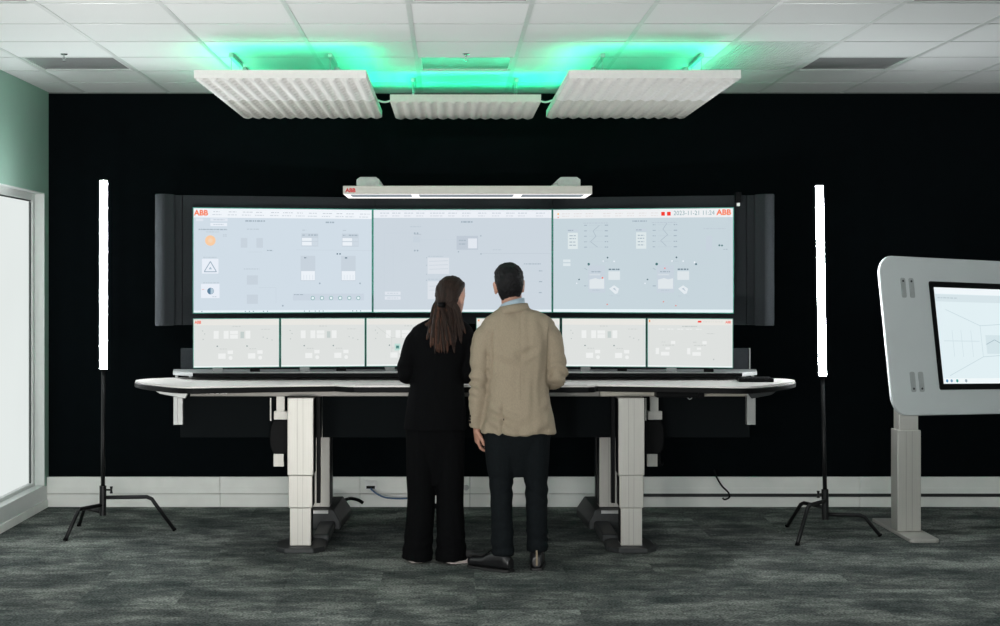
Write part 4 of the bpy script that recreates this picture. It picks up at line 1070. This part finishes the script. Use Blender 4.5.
HEAD = [(0.0, 0.085, 0.37, 0.16), (0.04, 0.14, 0.405, 0.06), (0.10, 0.185, 0.415, -0.02), (0.18, 0.225, 0.415, -0.12), (0.27, 0.262, 0.41, -0.23), (0.38, 0.292, 0.41, -0.33),
        (0.5, 0.315, 0.395, -0.395), (0.62, 0.328, 0.40, -0.425), (0.74, 0.322, 0.385, -0.425), (0.84, 0.285, 0.335, -0.375), (0.92, 0.215, 0.25, -0.295), (0.97, 0.135, 0.15, -0.195), (0.995, 0.055, 0.04, -0.09)]
def add_head(bm, M, H):
    loft(bm, [(z * H, 0, (yf + yb) / 2 * H, hw * H, (yf - yb) / 2 * H) for z, hw, yf, yb in HEAD], 24, M)
    S = Matrix.Scale(H, 4)
    A = M @ S
    # nose, brow, lips, chin
    tube(bm, [A @ Vector(p) for p in ((0, 0.375, 0.55), (0, 0.43, 0.42), (0, 0.475, 0.345), (0, 0.43, 0.30))], [0.03 * H, 0.042 * H, 0.055 * H, 0.045 * H], 10)
    tube(bm, [A @ Vector(p) for p in ((-0.2, 0.33, 0.585), (-0.1, 0.385, 0.595), (0, 0.385, 0.575), (0.1, 0.385, 0.595), (0.2, 0.33, 0.585))], 0.032 * H, 8)
    tube(bm, [A @ Vector(p) for p in ((-0.1, 0.385, 0.20), (0, 0.425, 0.205), (0.1, 0.385, 0.20))], 0.028 * H, 8)
    # ears
    for s in (-1, 1):
        E_ = A @ Matrix.Translation((s * 0.335, -0.04, 0.43)) @ Matrix.Rotation(s * math.radians(-24), 4, 'Z') @ Matrix.Rotation(s * math.radians(8), 4, 'Y')
        loft(bm, [(z, 0, y, 0.028, d) for z, y, d in ((-0.15, 0.03, 0.03), (-0.10, 0.015, 0.06), (0, 0, 0.09), (0.08, -0.01, 0.105), (0.13, -0.015, 0.085), (0.155, -0.01, 0.04))], 14, E_)

def add_hand(bm, wrist, fwd, palm_n, thumb_side, curl=0.5, L=0.18, spread=0.05):
    """wrist: point; fwd: finger direction; palm_n: direction the palm faces; thumb on thumb_side * (fwd x palm_n)"""
    f = Vector(fwd).normalized(); n = Vector(palm_n); n = (n - f * n.dot(f)).normalized(); s = f.cross(n).normalized() * thumb_side
    w = Vector(wrist)
    pl = L * 0.50
    # palm
    tube(bm, [w - f * 0.02, w + f * 0.015, w + f * pl * 0.55, w + f * pl], [(0.026, 0.019), (0.030, 0.019), (0.040, 0.016), (0.039, 0.013)], 14, ref=n)
    for i, (off, ln) in enumerate(((0.030, 0.43), (0.010, 0.48), (-0.010, 0.45), (-0.029, 0.36))):
        b = w + f * (pl * (0.97 - 0.05 * abs(i - 1))) + s * off
        d = (f + s * off * spread * 20).normalized(); p = b; seq = [p - d * 0.012]; r0 = 0.0088 - 0.0006 * i
        ang = 0.0
        for q, frac in enumerate((0.45, 0.30, 0.25)):
            ang += curl * (0.5 if q == 0 else 0.75) * (1 + 0.08 * i)
            dd = (d * math.cos(ang) + n * math.sin(ang)).normalized()
            seq.append(p); p = p + dd * (L * ln * frac)
        seq.append(p)
        tube(bm, seq, [r0, r0, r0 * 0.97, r0 * 0.9, r0 * 0.75], 10)
    b = w + f * pl * 0.25 + s * 0.026
    d1 = (f * 0.65 + s * 0.62 + n * 0.35).normalized(); d2 = (f * 0.9 + s * 0.18 + n * 0.3).normalized()
    tube(bm, [b - d1 * 0.02, b, b + d1 * L * 0.2, b + d1 * L * 0.2 + d2 * L * 0.17, b + d1 * L * 0.2 + d2 * L * 0.29], [0.015, 0.0145, 0.0115, 0.0105, 0.0078], 10)

SKIN = mat('skin', (0.46, 0.24, 0.17, 1), 0.5, var=0.10, scale=18, bump=0.06, bscale=300)
def nz(p, s, o=0.0): return noise.noise(Vector((p.x * s + o, p.y * s + o * 1.7, p.z * s - o)))
def nza(p, sx, sy, sz, o=0.0): return noise.noise(Vector((p.x * sx + o, p.y * sy + o, p.z * sz + o)))
EYEW = mat('eye_white', (0.75, 0.74, 0.72, 1), 0.2)
LIPS = mat('lip_tone', (0.38, 0.13, 0.11, 1), 0.45)
def face_bits(body, M, H):
    A = M @ Matrix.Scale(H, 4)
    for s in (-1, 1):
        bm = bmesh.new(); bmesh.ops.create_uvsphere(bm, u_segments=10, v_segments=8, radius=0.055, matrix=A @ Matrix.Translation((s * 0.135, 0.335, 0.505)))
        obj('eye', bm, EYEW, body, smooth=True)
        bm = bmesh.new(); bmesh.ops.create_uvsphere(bm, u_segments=8, v_segments=6, radius=0.026, matrix=A @ Matrix.Translation((s * 0.135, 0.368, 0.505)))
        obj('iris', bm, BLACKP, body, smooth=True)
    bm = bmesh.new(); tube(bm, [A @ Vector(p) for p in ((-0.09, 0.40, 0.203), (-0.03, 0.436, 0.212), (0, 0.441, 0.206), (0.03, 0.436, 0.212), (0.09, 0.40, 0.203))], 0.018 * H, 6); obj('lips', bm, LIPS, body, smooth=True)

def XM(px, Y=8.65): return (px - 450) * Y / F
# ------------------------------------------------------------- man in the beige jacket
JY = 8.66
mh = Matrix.Translation((XM(510.2, 8.68), 8.685, 1.4715)) @ Matrix.Rotation(math.radians(-3.5), 4, 'Y') @ Matrix.Rotation(math.radians(5), 4, 'X') @ Matrix.Rotation(math.radians(3), 4, 'Z')
mH = 0.233
bm = bmesh.new()
add_head(bm, mh, mH)
limb(bm, [(0.352, 8.655, 1.40), (0.347, 8.665, 1.47), (0.342, 8.685, 1.55)], [0.066, 0.058, 0.058])
loft(bm, [(0.72, 0.38, 8.655, 0.15, 0.10), (0.85, 0.38, 8.66, 0.155, 0.11), (1.02, 0.378, 8.66, 0.135, 0.10), (1.2, 0.376, 8.66, 0.16, 0.11), (1.32, 0.37, 8.66, 0.17, 0.10), (1.38, 0.362, 8.66, 0.14, 0.08), (1.42, 0.355, 8.66, 0.075, 0.06)], 20)
SLV_ML = [(0.235, 8.656, 1.325), (0.195, 8.655, 1.285), (0.172, 8.652, 1.17), (0.165, 8.652, 1.04), (0.157, 8.670, 0.90), (0.150, 8.695, 0.787)]
SLV_MR = [(0.520, 8.656, 1.330), (0.560, 8.655, 1.290), (0.583, 8.650, 1.19), (0.597, 8.640, 1.10), (0.588, 8.690, 1.055), (0.560, 8.80, 1.042), (0.540, 8.875, 1.028)]
ml_wr = (0.150, 8.70, 0.795)
mr_wr = (0.535, 8.90, 1.025)
limb(bm, SLV_ML, [r * 0.6 for r in (0.066, 0.066, 0.060, 0.053, 0.047, 0.043)])
limb(bm, SLV_MR, [r * 0.6 for r in (0.066, 0.066, 0.060, 0.056, 0.052, 0.046, 0.044)])
add_hand(bm, Vector(ml_wr) + Vector((0, 0.004, -0.02)), (0.06, 0.22, -1), (1, 0.25, 0), 1, curl=0.62, L=0.165)
add_hand(bm, Vector(mr_wr) + Vector((-0.012, 0.02, -0.002)), (-0.25, 1, -0.06), (-0.1, 0, -1), 1, curl=0.28, L=0.175)
limb(bm, [(0.295, 8.655, 0.80), (0.288, 8.65, 0.46), (0.292, 8.575, 0.09)], [0.085, 0.05, 0.035])
limb(bm, [(0.465, 8.655, 0.80), (0.482, 8.665, 0.46), (0.486, 8.63, 0.09)], [0.085, 0.05, 0.035])
limb(bm, [(0.292, 8.565, 0.06), (0.24, 8.62, 0.05), (0.19, 8.67, 0.04)], [0.036, 0.034, 0.026])
limb(bm, [(0.486, 8.62, 0.06), (0.492, 8.70, 0.05), (0.498, 8.79, 0.04)], [0.036, 0.034, 0.026])
man = remesh('person', bm, SKIN, None, voxel=0.0048, smooth_it=3)
tag(man, 'person in a beige jacket and dark trousers standing at the desk, seen from behind', 'person')
face_bits(man, mh, mH)
# hair
HAIRM = mat('dark_short_hair', (0.0055, 0.0055, 0.0065, 1), 0.6, var=0.35, scale=60, bump=0.5, bscale=220, stretch=(1, 1, 0.35), spec=0.2)
MH = [(0.10, 0.165, -0.02, -0.165), (0.16, 0.215, -0.03, -0.235), (0.25, 0.262, -0.04, -0.30), (0.36, 0.298, -0.05, -0.375), (0.46, 0.318, -0.03, -0.42), (0.53, 0.336, 0.05, -0.445), (0.60, 0.345, 0.15, -0.46), (0.70, 0.352, 0.27, -0.468),
      (0.80, 0.338, 0.385, -0.45), (0.88, 0.295, 0.385, -0.405), (0.95, 0.225, 0.30, -0.32), (1.0, 0.145, 0.19, -0.22), (1.028, 0.06, 0.06, -0.10)]
bm = bmesh.new()
loft(bm, [(z * mH, 0, (a + b) / 2 * mH, hw * mH, (a - b) / 2 * mH) for z, hw, a, b in MH], 26, mh)
remesh('hair', bm, HAIRM, man, voxel=0.0035, smooth_it=4, disp=lambda c, n: 0.0028 * nz(c, 70) + 0.0022 * nz(c, 150, 3) + (0.0035 * nz(c, 45, 5) if c.z > 1.62 else 0))
# shirt collar
SHIRT = mat('pale_blue_shirt', (0.42, 0.53, 0.62, 1), 0.8, var=0.05, scale=80)
def collar(name, cx, cy, zb, zt, r0, r1, th, tilt, m, parent, sy=1.0, shift=0.0, roll=0.0):
    bm = bmesh.new(); n = 40
    rows = []
    for r, z, k in ((r0, zb, 0), (r1, zt, 1), (r1 - th, zt - 0.001, 2), (r0 - th, zb, 3)):
        row = []
        for i in range(n):
            a = 2 * math.pi * i / n
            x, y = r * math.cos(a), r * math.sin(a) * sy
            dz = -tilt * (y / r0) + roll * x
            row.append(bm.verts.new((cx + x, cy + y + (shift if k in (1, 2) else 0), z + dz)))
        rows.append(row)
    for k in range(4):
        for i in range(n):
            bm.faces.new([rows[k][i], rows[k][(i + 1) % n], rows[(k + 1) % 4][(i + 1) % n], rows[(k + 1) % 4][i]])
    return obj(name, bm, m, parent, smooth=True)
collar('shirt_collar', 0.350, 8.657, 1.430, 1.490, 0.070, 0.0665, 0.004, 0.012, SHIRT, man, roll=0.28)
# jacket
def linen():
    m = mat('beige_linen', (0.300, 0.250, 0.183, 1), 0.9, var=0.08, scale=200, bump=0.2, bscale=420, stretch=(1, 1, 0.5), spec=0.15)
    return m
LINEN = linen()
bm = bmesh.new()
loft(bm, [(0.756, 0.384, 8.652, 0.214, 0.150), (0.80, 0.384, 8.652, 0.207, 0.150), (0.88, 0.382, 8.656, 0.190, 0.146), (0.97, 0.380, 8.660, 0.177, 0.134), (1.05, 0.379, 8.662, 0.175, 0.130), (1.14, 0.378, 8.662, 0.181, 0.134), (1.22, 0.377, 8.660, 0.192, 0.136),
          (1.29, 0.377, 8.658, 0.205, 0.132), (1.34, 0.379, 8.656, 0.211, 0.120), (1.372, 0.381, 8.656, 0.203, 0.107), (1.402, 0.380, 8.656, 0.180, 0.096), (1.428, 0.376, 8.655, 0.136, 0.088), (1.448, 0.366, 8.655, 0.098, 0.080), (1.466, 0.356, 8.655, 0.076, 0.074)], 32, power=2.25)
limb(bm, SLV_ML, [(0.060, 0.072), (0.064, 0.072), (0.060, 0.064), (0.053, 0.056), (0.047, 0.05), (0.041, 0.044)], 4, 18)
limb(bm, SLV_MR, [(0.060, 0.072), (0.066, 0.072), (0.061, 0.064), (0.056, 0.056), (0.054, 0.052), (0.048, 0.046), (0.042, 0.040)], 4, 18)
def jdisp(c, n):
    d = 0.009 * nza(c, 8, 8, 4.5, 1) + 0.0042 * nza(c, 19, 19, 11, 4) + 0.0009 * nz(c, 48, 2)
    if 1.0 < c.z < 1.36:
        xs_ = 0.231 - 0.9 * max(0.0, 1.12 - c.z) ** 1.5
        d -= 0.017 * math.exp(-((c.x - xs_) / 0.007) ** 2) * min(1, (c.z - 1.0) / 0.08) * min(1, (1.36 - c.z) / 0.05)
        d -= 0.010 * math.exp(-((c.x - 0.546) / 0.006) ** 2) * min(1, (c.z - 1.0) / 0.08) * min(1, (1.36 - c.z) / 0.05)
    # drag folds across the back and at the elbows
    if n.y < 0.3 and 0.20 < c.x < 0.545:
        d += 0.019 * math.sin((c.z * 1.0 - abs(c.x - 0.385) * 0.55) * 62 + 3 * nza(c, 5, 5, 5, 7)) * max(0.0, nza(c, 5, 5, 7, 9) + 0.22) * (1.0 if c.z < 1.33 else 0.3)
        d += 0.008 * nza(c, 26, 10, 4, 12)
        d -= 0.0036 * math.exp(-((c.x - 0.392) / 0.0045) ** 2) * (1 if 0.95 < c.z < 1.45 else 0)
        if c.z < 0.96: d -= 0.006 * math.exp(-((c.x - 0.288) / 0.006) ** 2) * min(1, (0.96 - c.z) / 0.06); d += 0.005 * math.exp(-((c.x - 0.270) / 0.012) ** 2) * min(1, (0.96 - c.z) / 0.06)
    if c.x < 0.215 and c.z < 1.25:
        d += 0.0065 * math.sin(c.z * 120 + 26 * c.x + 4 * nza(c, 8, 8, 8, 3)) * math.exp(-((c.z - 1.05) / 0.10) ** 2) + 0.002 * math.sin(c.z * 60 + 6 * nz(c, 6))
    if c.x > 0.545:
        d += 0.0075 * math.sin((c.z + c.y * 0.6) * 105 + 5 * nz(c, 7, 6)) * math.exp(-((c.z - 1.09) / 0.10) ** 2)
    return d
jk = remesh('jacket', bm, LINEN, man, voxel=0.005, smooth_it=5, disp=jdisp)
collar('jacket_collar', 0.357, 8.653, 1.424, 1.470, 0.094, 0.077, 0.010, 0.010, LINEN, jk, roll=0.14)
for k in range(3):
    bm = bmesh.new(); c = Vector((0.1215, 8.664 + k * 0.003, 0.850 - k * 0.017)); tube(bm, [c, c + Vector((-0.012, -0.008, 0))], 0.0075, 10); obj('cuff_button', bm, BLACKP, jk)
# shoulder seam ridges at the armholes are carried by the surface; pocket flaps at the sides
# trousers
TROU = mat('dark_navy_wool', (0.0062, 0.0082, 0.0095, 1), 0.85, var=0.2, scale=60, bump=0.3, bscale=350, spec=0.08)
bm = bmesh.new()
loft(bm, [(0.51, 0.385, 8.66, 0.05, 0.045), (0.60, 0.383, 8.655, 0.10, 0.075), (0.66, 0.383, 8.655, 0.135, 0.10), (0.72, 0.382, 8.655, 0.165, 0.118), (0.78, 0.382, 8.655, 0.185, 0.128), (0.88, 0.38, 8.658, 0.175, 0.125), (0.96, 0.38, 8.66, 0.155, 0.115)], 24, power=2.2)
limb(bm, [(0.287, 8.655, 0.80), (0.283, 8.655, 0.64), (0.286, 8.655, 0.46), (0.289, 8.61, 0.28), (0.293, 8.578, 0.080)], [(0.100, 0.115), (0.090, 0.100), (0.064, 0.076), (0.062, 0.068), (0.063, 0.066)], 5, 18)
limb(bm, [(0.470, 8.655, 0.80), (0.474, 8.66, 0.64), (0.482, 8.67, 0.46), (0.485, 8.645, 0.28), (0.4875, 8.632, 0.100)], [(0.096, 0.115), (0.084, 0.100), (0.064, 0.076), (0.061, 0.068), (0.061, 0.066)], 5, 18)
def tdisp(c, n):
    return 0.004 * nza(c, 10, 10, 6, 2) + 0.003 * math.sin(c.z * 85 + 5 * nz(c, 6)) * math.exp(-((c.z - 0.44) / 0.10) ** 2) + 0.0034 * math.sin(c.z * 110 + 7 * nz(c, 7, 1)) * math.exp(-((c.z - 0.17) / 0.08) ** 2) + 0.002 * nza(c, 30, 30, 10)
remesh('trousers', bm, TROU, man, voxel=0.0062, smooth_it=5, disp=tdisp)
# shoes
LEATH = mat('black_leather', (0.010, 0.010, 0.011, 1), 0.28, var=0.2, scale=40, bump=0.08, bscale=160)
SOLE = mat('dark_sole', (0.009, 0.009, 0.009, 1), 0.6)
def shoe(heel, yaw, L, wd, m, msole, parent, high=0.075, sole_h=0.022, heel_h=0.0):
    M = Matrix.Translation(Vector((heel[0], heel[1], 0.0))) @ Matrix.Rotation(yaw, 4, 'Z')     # toe along +y
    bm = bmesh.new()
    sec = [(-0.005, 0.60, 0.62 * high), (0.03, 0.78, high), (0.08, 0.82, high * 1.02), (0.12, 0.86, high * 0.92), (0.165, 0.98, high * 0.66), (0.21, 1.0, high * 0.58), (0.25, 0.90, high * 0.54), (0.275, 0.66, high * 0.44), (0.285, 0.34, high * 0.30)]
    rings = []
    n = 16
    for y, ww, h in sec:
        y = y / 0.285 * L; a = wd / 2 * ww
        ring = []
        for j in range(n):
            t = 2 * math.pi * j / n; c, s = math.cos(t), math.sin(t)
            e = 0.7
            ring.append(bm.verts.new(M @ Vector((a * math.copysign(abs(c) ** e, c), y, sole_h + heel_h * 0 + h / 2 + h / 2 * math.copysign(abs(s) ** e, s)))))
        rings.append(ring)
    for i in range(len(rings) - 1):
        for j in range(n): bm.faces.new([rings[i][j], rings[i][(j + 1) % n], rings[i + 1][(j + 1) % n], rings[i + 1][j]])
    bm.faces.new(rings[0][::-1]); bm.faces.new(rings[-1])
    sh = remesh('shoe', bm, m, parent, voxel=0.0045, smooth_it=4)
    out = [(wd / 2 * ww * 1.04 * sx, y / 0.285 * L) for sx, seq in ((1, sec), (-1, sec[::-1])) for y, ww, h in seq]
    bm = bmesh.new(); prism(bm, out, 0.0005, sole_h, M); obj('sole', bm, msole, sh, bevel=0.002, seg=1)
    return sh, M
s1, M1 = shoe((XM(508, 8.56) + 0.012, 8.530), math.radians(52), 0.285, 0.095, LEATH, SOLE, man, high=0.095, sole_h=0.015)
s2, M2 = shoe((XM(536.8, 8.57), 8.572), math.radians(-4), 0.285, 0.092, LEATH, SOLE, man, high=0.10, sole_h=0.015)
for sh_, M_ in ((s1, M1), (s2, M2)):
    for k in range(4):
        bm = bmesh.new(); tube(bm, [M_ @ Vector((-0.026, 0.125 + k * 0.016, 0.105 - k * 0.010)), M_ @ Vector((0, 0.125 + k * 0.016, 0.114 - k * 0.011)), M_ @ Vector((0.026, 0.125 + k * 0.016, 0.105 - k * 0.010))], 0.0024, 6); obj('lace', bm, BLACKP, sh_)
bm = bmesh.new(); bx(bm, -0.005, 0.005, -0.0125, -0.0065, 0.03, 0.115, M2); obj('heel_tab', bm, mat('tan_tab', (0.22, 0.17, 0.11, 1), 0.6), s2)

# ------------------------------------------------------------- woman in black
WY = 8.87
def XW(px, Y=WY): return (px - 450) * Y / F
wyaw = math.radians(-30)
wh = Matrix.Translation((XW(450.5), 8.885, 1.412)) @ Matrix.Rotation(wyaw, 4, 'Z') @ Matrix.Rotation(math.radians(-7), 4, 'X')
wH = 0.222
bm = bmesh.new()
add_head(bm, wh, wH)
limb(bm, [(-0.035, 8.87, 1.34), (-0.022, 8.868, 1.41), (-0.008, 8.875, 1.50)], [0.056, 0.049, 0.049])
loft(bm, [(0.72, -0.083, 8.865, 0.145, 0.10), (0.85, -0.082, 8.868, 0.145, 0.10), (1.02, -0.075, 8.87, 0.115, 0.085), (1.18, -0.06, 8.872, 0.13, 0.095), (1.28, -0.05, 8.87, 0.14, 0.085), (1.34, -0.042, 8.87, 0.115, 0.07), (1.375, -0.037, 8.87, 0.062, 0.055)], 20)
SLV_WL = [(-0.160, 8.868, 1.305), (-0.203, 8.866, 1.255), (-0.236, 8.855, 1.17), (-0.254, 8.838, 1.095), (-0.247, 8.89, 1.060), (-0.222, 8.98, 1.052), (-0.200, 9.045, 1.046)]
SLV_WR = [(0.070, 8.868, 1.305), (0.106, 8.866, 1.255), (0.120, 8.858, 1.17), (0.117, 8.848, 1.095), (0.105, 8.89, 1.060), (0.07, 8.98, 1.052), (0.048, 9.055, 1.046)]
wl_wr = (-0.195, 9.05, 1.045)
wr_wr = (0.045, 9.06, 1.045)
limb(bm, SLV_WL, [r * 0.58 for r in (0.055, 0.056, 0.051, 0.047, 0.045, 0.040, 0.040)])
limb(bm, SLV_WR, [r * 0.58 for r in (0.055, 0.054, 0.048, 0.045, 0.044, 0.040, 0.040)])
add_hand(bm, Vector(wl_wr) + Vector((0.008, 0.02, -0.004)), (0.28, 1, -0.08), (0.1, 0, -1), -1, curl=0.25, L=0.155)
add_hand(bm, Vector(wr_wr) + Vector((-0.008, 0.02, -0.004)), (-0.3, 1, -0.08), (-0.1, 0, -1), 1, curl=0.25, L=0.155)
for hx, kx, ax_, ay in ((-0.165, -0.168, -0.185, 8.86), (0.0, 0.003, 0.012, 8.80)):
    limb(bm, [(hx, 8.865, 0.80), (kx, 8.868, 0.43), (ax_, ay, 0.08)], [0.082, 0.046, 0.030])
limb(bm, [(-0.195, 8.86, 0.055), (-0.202, 8.92, 0.047), (-0.208, 8.98, 0.043)], [0.026, 0.023, 0.014])
limb(bm, [(0.012, 8.815, 0.055), (0.065, 8.838, 0.047), (0.115, 8.858, 0.043)], [0.026, 0.023, 0.014])
wom = remesh('person', bm, mat('skin_fair', (0.52, 0.30, 0.23, 1), 0.5, var=0.08, scale=18), None, voxel=0.0048, smooth_it=3)
tag(wom, 'person in a black suit with long dark brown hair tied at the back', 'person')
face_bits(wom, wh, wH)
# jacket
BLKW = mat('black_wool', (0.0032, 0.0034, 0.0038, 1), 0.9, var=0.25, scale=80, bump=0.3, bscale=400, spec=0.05)
bm = bmesh.new()
loft(bm, [(0.755, -0.084, 8.862, 0.184, 0.138), (0.82, -0.083, 8.863, 0.178, 0.134), (0.92, -0.080, 8.866, 0.165, 0.124), (1.02, -0.075, 8.868, 0.153, 0.113), (1.10, -0.068, 8.870, 0.153, 0.113), (1.18, -0.060, 8.870, 0.162, 0.117), (1.25, -0.052, 8.870, 0.172, 0.115),
          (1.30, -0.047, 8.868, 0.180, 0.107), (1.335, -0.043, 8.868, 0.172, 0.094), (1.362, -0.040, 8.868, 0.142, 0.084), (1.384, -0.037, 8.868, 0.100, 0.074), (1.40, -0.034, 8.868, 0.068, 0.062)], 30, power=2.2)
limb(bm, SLV_WL, [(0.055, 0.065), (0.056, 0.062), (0.051, 0.054), (0.047, 0.048), (0.046, 0.045), (0.040, 0.040), (0.036, 0.036)], 4, 16)
limb(bm, SLV_WR, [(0.055, 0.065), (0.054, 0.060), (0.048, 0.050), (0.045, 0.046), (0.045, 0.044), (0.040, 0.040), (0.036, 0.036)], 4, 16)
wj = remesh('jacket', bm, BLKW, wom, voxel=0.0062, smooth_it=5, disp=lambda c, n: 0.004 * nza(c, 9, 9, 5, 21) + 0.0025 * nza(c, 24, 24, 12, 24) + (0.0035 * math.sin(c.z * 95 + 5 * nz(c, 6)) * math.exp(-((c.z - 1.1) / 0.09) ** 2) if c.x < -0.2 else 0))
collar('jacket_collar', -0.037, 8.868, 1.36, 1.412, 0.088, 0.068, 0.009, 0.012, BLKW, wj)
# wide trousers
bm = bmesh.new()
loft(bm, [(0.44, -0.084, 8.862, 0.05, 0.05), (0.52, -0.084, 8.864, 0.085, 0.07), (0.60, -0.084, 8.864, 0.12, 0.095), (0.68, -0.084, 8.864, 0.150, 0.112), (0.78, -0.084, 8.864, 0.165, 0.122), (0.9, -0.08, 8.866, 0.15, 0.115)], 24, power=2.2)
limb(bm, [(-0.165, 8.864, 0.80), (-0.168, 8.866, 0.55), (-0.166, 8.866, 0.36), (-0.176, 8.866, 0.18), (-0.188, 8.872, 0.016)], [(0.088, 0.11), (0.084, 0.098), (0.079, 0.090), (0.082, 0.098), (0.090, 0.118)], 5, 18)
limb(bm, [(0.0, 8.864, 0.80), (0.0, 8.864, 0.55), (0.001, 8.850, 0.36), (0.004, 8.835, 0.18), (0.008, 8.825, 0.014)], [(0.086, 0.11), (0.081, 0.098), (0.077, 0.090), (0.082, 0.095), (0.092, 0.106)], 5, 18)
remesh('trousers', bm, BLKW, wom, voxel=0.0062, smooth_it=4, disp=lambda c, n: 0.004 * nza(c, 9, 9, 4, 31) + 0.0035 * nza(c, 26, 26, 5, 33) + 0.003 * math.sin(c.z * 80 + 6 * nz(c, 6, 2)) * math.exp(-((c.z - 0.10) / 0.08) ** 2))
SNK = mat('dark_sneaker', (0.03, 0.03, 0.03, 1), 0.6); SNS = mat('pale_rubber', (0.52, 0.46, 0.44, 1), 0.6)
shoe((-0.190, 8.815), math.radians(10), 0.25, 0.088, SNK, SNS, wom, high=0.06, sole_h=0.024)
shoe((-0.006, 8.80), math.radians(-64), 0.25, 0.088, SNK, SNS, wom, high=0.06, sole_h=0.024)
# hair: smooth cap drawn back to a tie, then loose lengths
WHAIR = mat('dark_brown_hair', (0.020, 0.0115, 0.0085, 1), 0.6, var=0.5, scale=26, bump=0.4, bscale=120, stretch=(5, 5, 0.5), spec=0.18)
WHAIR2 = mat('chestnut_hair', (0.052, 0.024, 0.015, 1), 0.6, var=0.5, scale=30, bump=0.4, bscale=120, stretch=(5, 5, 0.4), spec=0.18)
WHR = [(0.06, 0.17, -0.16, -0.30), (0.14, 0.24, -0.14, -0.37), (0.24, 0.292, -0.10, -0.415), (0.34, 0.325, -0.04, -0.44), (0.46, 0.345, 0.0, -0.46), (0.56, 0.355, 0.10, -0.475), (0.66, 0.357, 0.22, -0.475), (0.76, 0.348, 0.345, -0.46), (0.85, 0.31, 0.365, -0.415), (0.93, 0.235, 0.28, -0.325), (0.985, 0.145, 0.17, -0.215), (1.01, 0.06, 0.05, -0.10)]
bm = bmesh.new()
loft(bm, [(z * wH, 0, (a + b) / 2 * wH, hw * wH, (a - b) / 2 * wH) for z, hw, a, b in WHR], 26, wh)
tie = wh @ (Vector((0.0, -0.50, 0.20)) * wH)
tiez = tie.z
def capdisp(c, n):
    v = c - tie
    a = math.atan2(v.x, v.z + 0.02)
    return 0.0035 * noise.noise(Vector((a * 9, v.length * 6, 1.3))) + 0.0022 * noise.noise(Vector((a * 26, v.length * 8, 4.1)))
hr = remesh('hair', bm, WHAIR, wom, voxel=0.004, smooth_it=3, disp=capdisp)
bm = bmesh.new(); tube(bm, [tie + Vector((0, 0, 0.014)), tie, tie + Vector((0, 0, -0.014))], [0.021, 0.024, 0.021], 16); obj('hair_tie', bm, BLACKP, hr, smooth=True)
rs = random.Random(5)
def back_y(x, z):     # surface of the jacket's back
    hw = 0.165; k = max(0.0, 1 - ((x + 0.05) / (hw + 0.02)) ** 2)
    dep = 0.118 if z < 1.3 else 0.118 - (z - 1.3) * 0.45
    return 8.868 - dep * math.sqrt(k) - 0.006
def strand(pts, r, m, nm='hair_lock'):
    bm = bmesh.new(); pp = smooth_path(pts, 5); k = len(pp)
    rr = [(r * (0.55 + 0.75 * math.sin(math.pi * min(1, (i / (k - 1)) * 0.8 + 0.12))) * (1 if i < k - 1 else 0.3), r * 0.5 * (0.6 + 0.6 * math.sin(math.pi * min(1, (i / (k - 1)) * 0.85 + 0.1))) * (1 if i < k - 1 else 0.3)) for i in range(k)]
    tube(bm, pp, rr, 7, ref=(0, 1, 0)); obj(nm, bm, m, hr, smooth=True)
# tied tail
for i in range(34):
    f = rs.uniform(-1, 1)
    xe_ = XW(441 + 11 * f + rs.uniform(-2, 2), 8.75); ze = ZA(352 + rs.uniform(-10, 6) - 5 * abs(f), 8.75)
    xm_ = XW(440.5 + 7.5 * f, 8.75); zm = ZA(327 + rs.uniform(-4, 4), 8.75)
    lay = rs.uniform(0, 0.022)
    strand([tie + Vector((rs.uniform(-0.015, 0.015), rs.uniform(-0.012, 0.008), 0.006)), Vector((XW(440 + 3.6 * f, 8.75), tie.y - 0.006 - lay * 0.5, tie.z - 0.035)), Vector((xm_, back_y(xm_, zm) - 0.004 - lay, zm)), Vector((xe_, back_y(xe_, ze) - 0.002 - lay * 0.7, ze))], rs.uniform(0.006, 0.011), WHAIR2 if rs.random() < 0.55 else WHAIR)
# loose hair under the tail, spreading over both shoulders
for i in range(46):
    f = rs.uniform(-1, 1)
    a = wh @ (Vector((0.28 * f, -0.30 - 0.08 * (1 - abs(f)), 0.26 + 0.08 * rs.random())) * wH)
    xm_ = XW(446 + 15 * f, 8.76); zm = ZA(318 + rs.uniform(-3, 5), 8.76)
    xe_ = XW(445 + 20 * f + rs.uniform(-3, 3), 8.75); ze = ZA(346 + rs.uniform(-14, 8) - 8 * abs(f) ** 2, 8.75)
    strand([a, (a + Vector((xm_, back_y(xm_, zm), zm))) / 2 + Vector((0.004 * f, 0.004, 0.006)), Vector((xm_, back_y(xm_, zm) - 0.002, zm)), Vector((xe_, back_y(xe_, ze) - 0.001, ze))], rs.uniform(0.007, 0.012), WHAIR if rs.random() < 0.75 else WHAIR2)
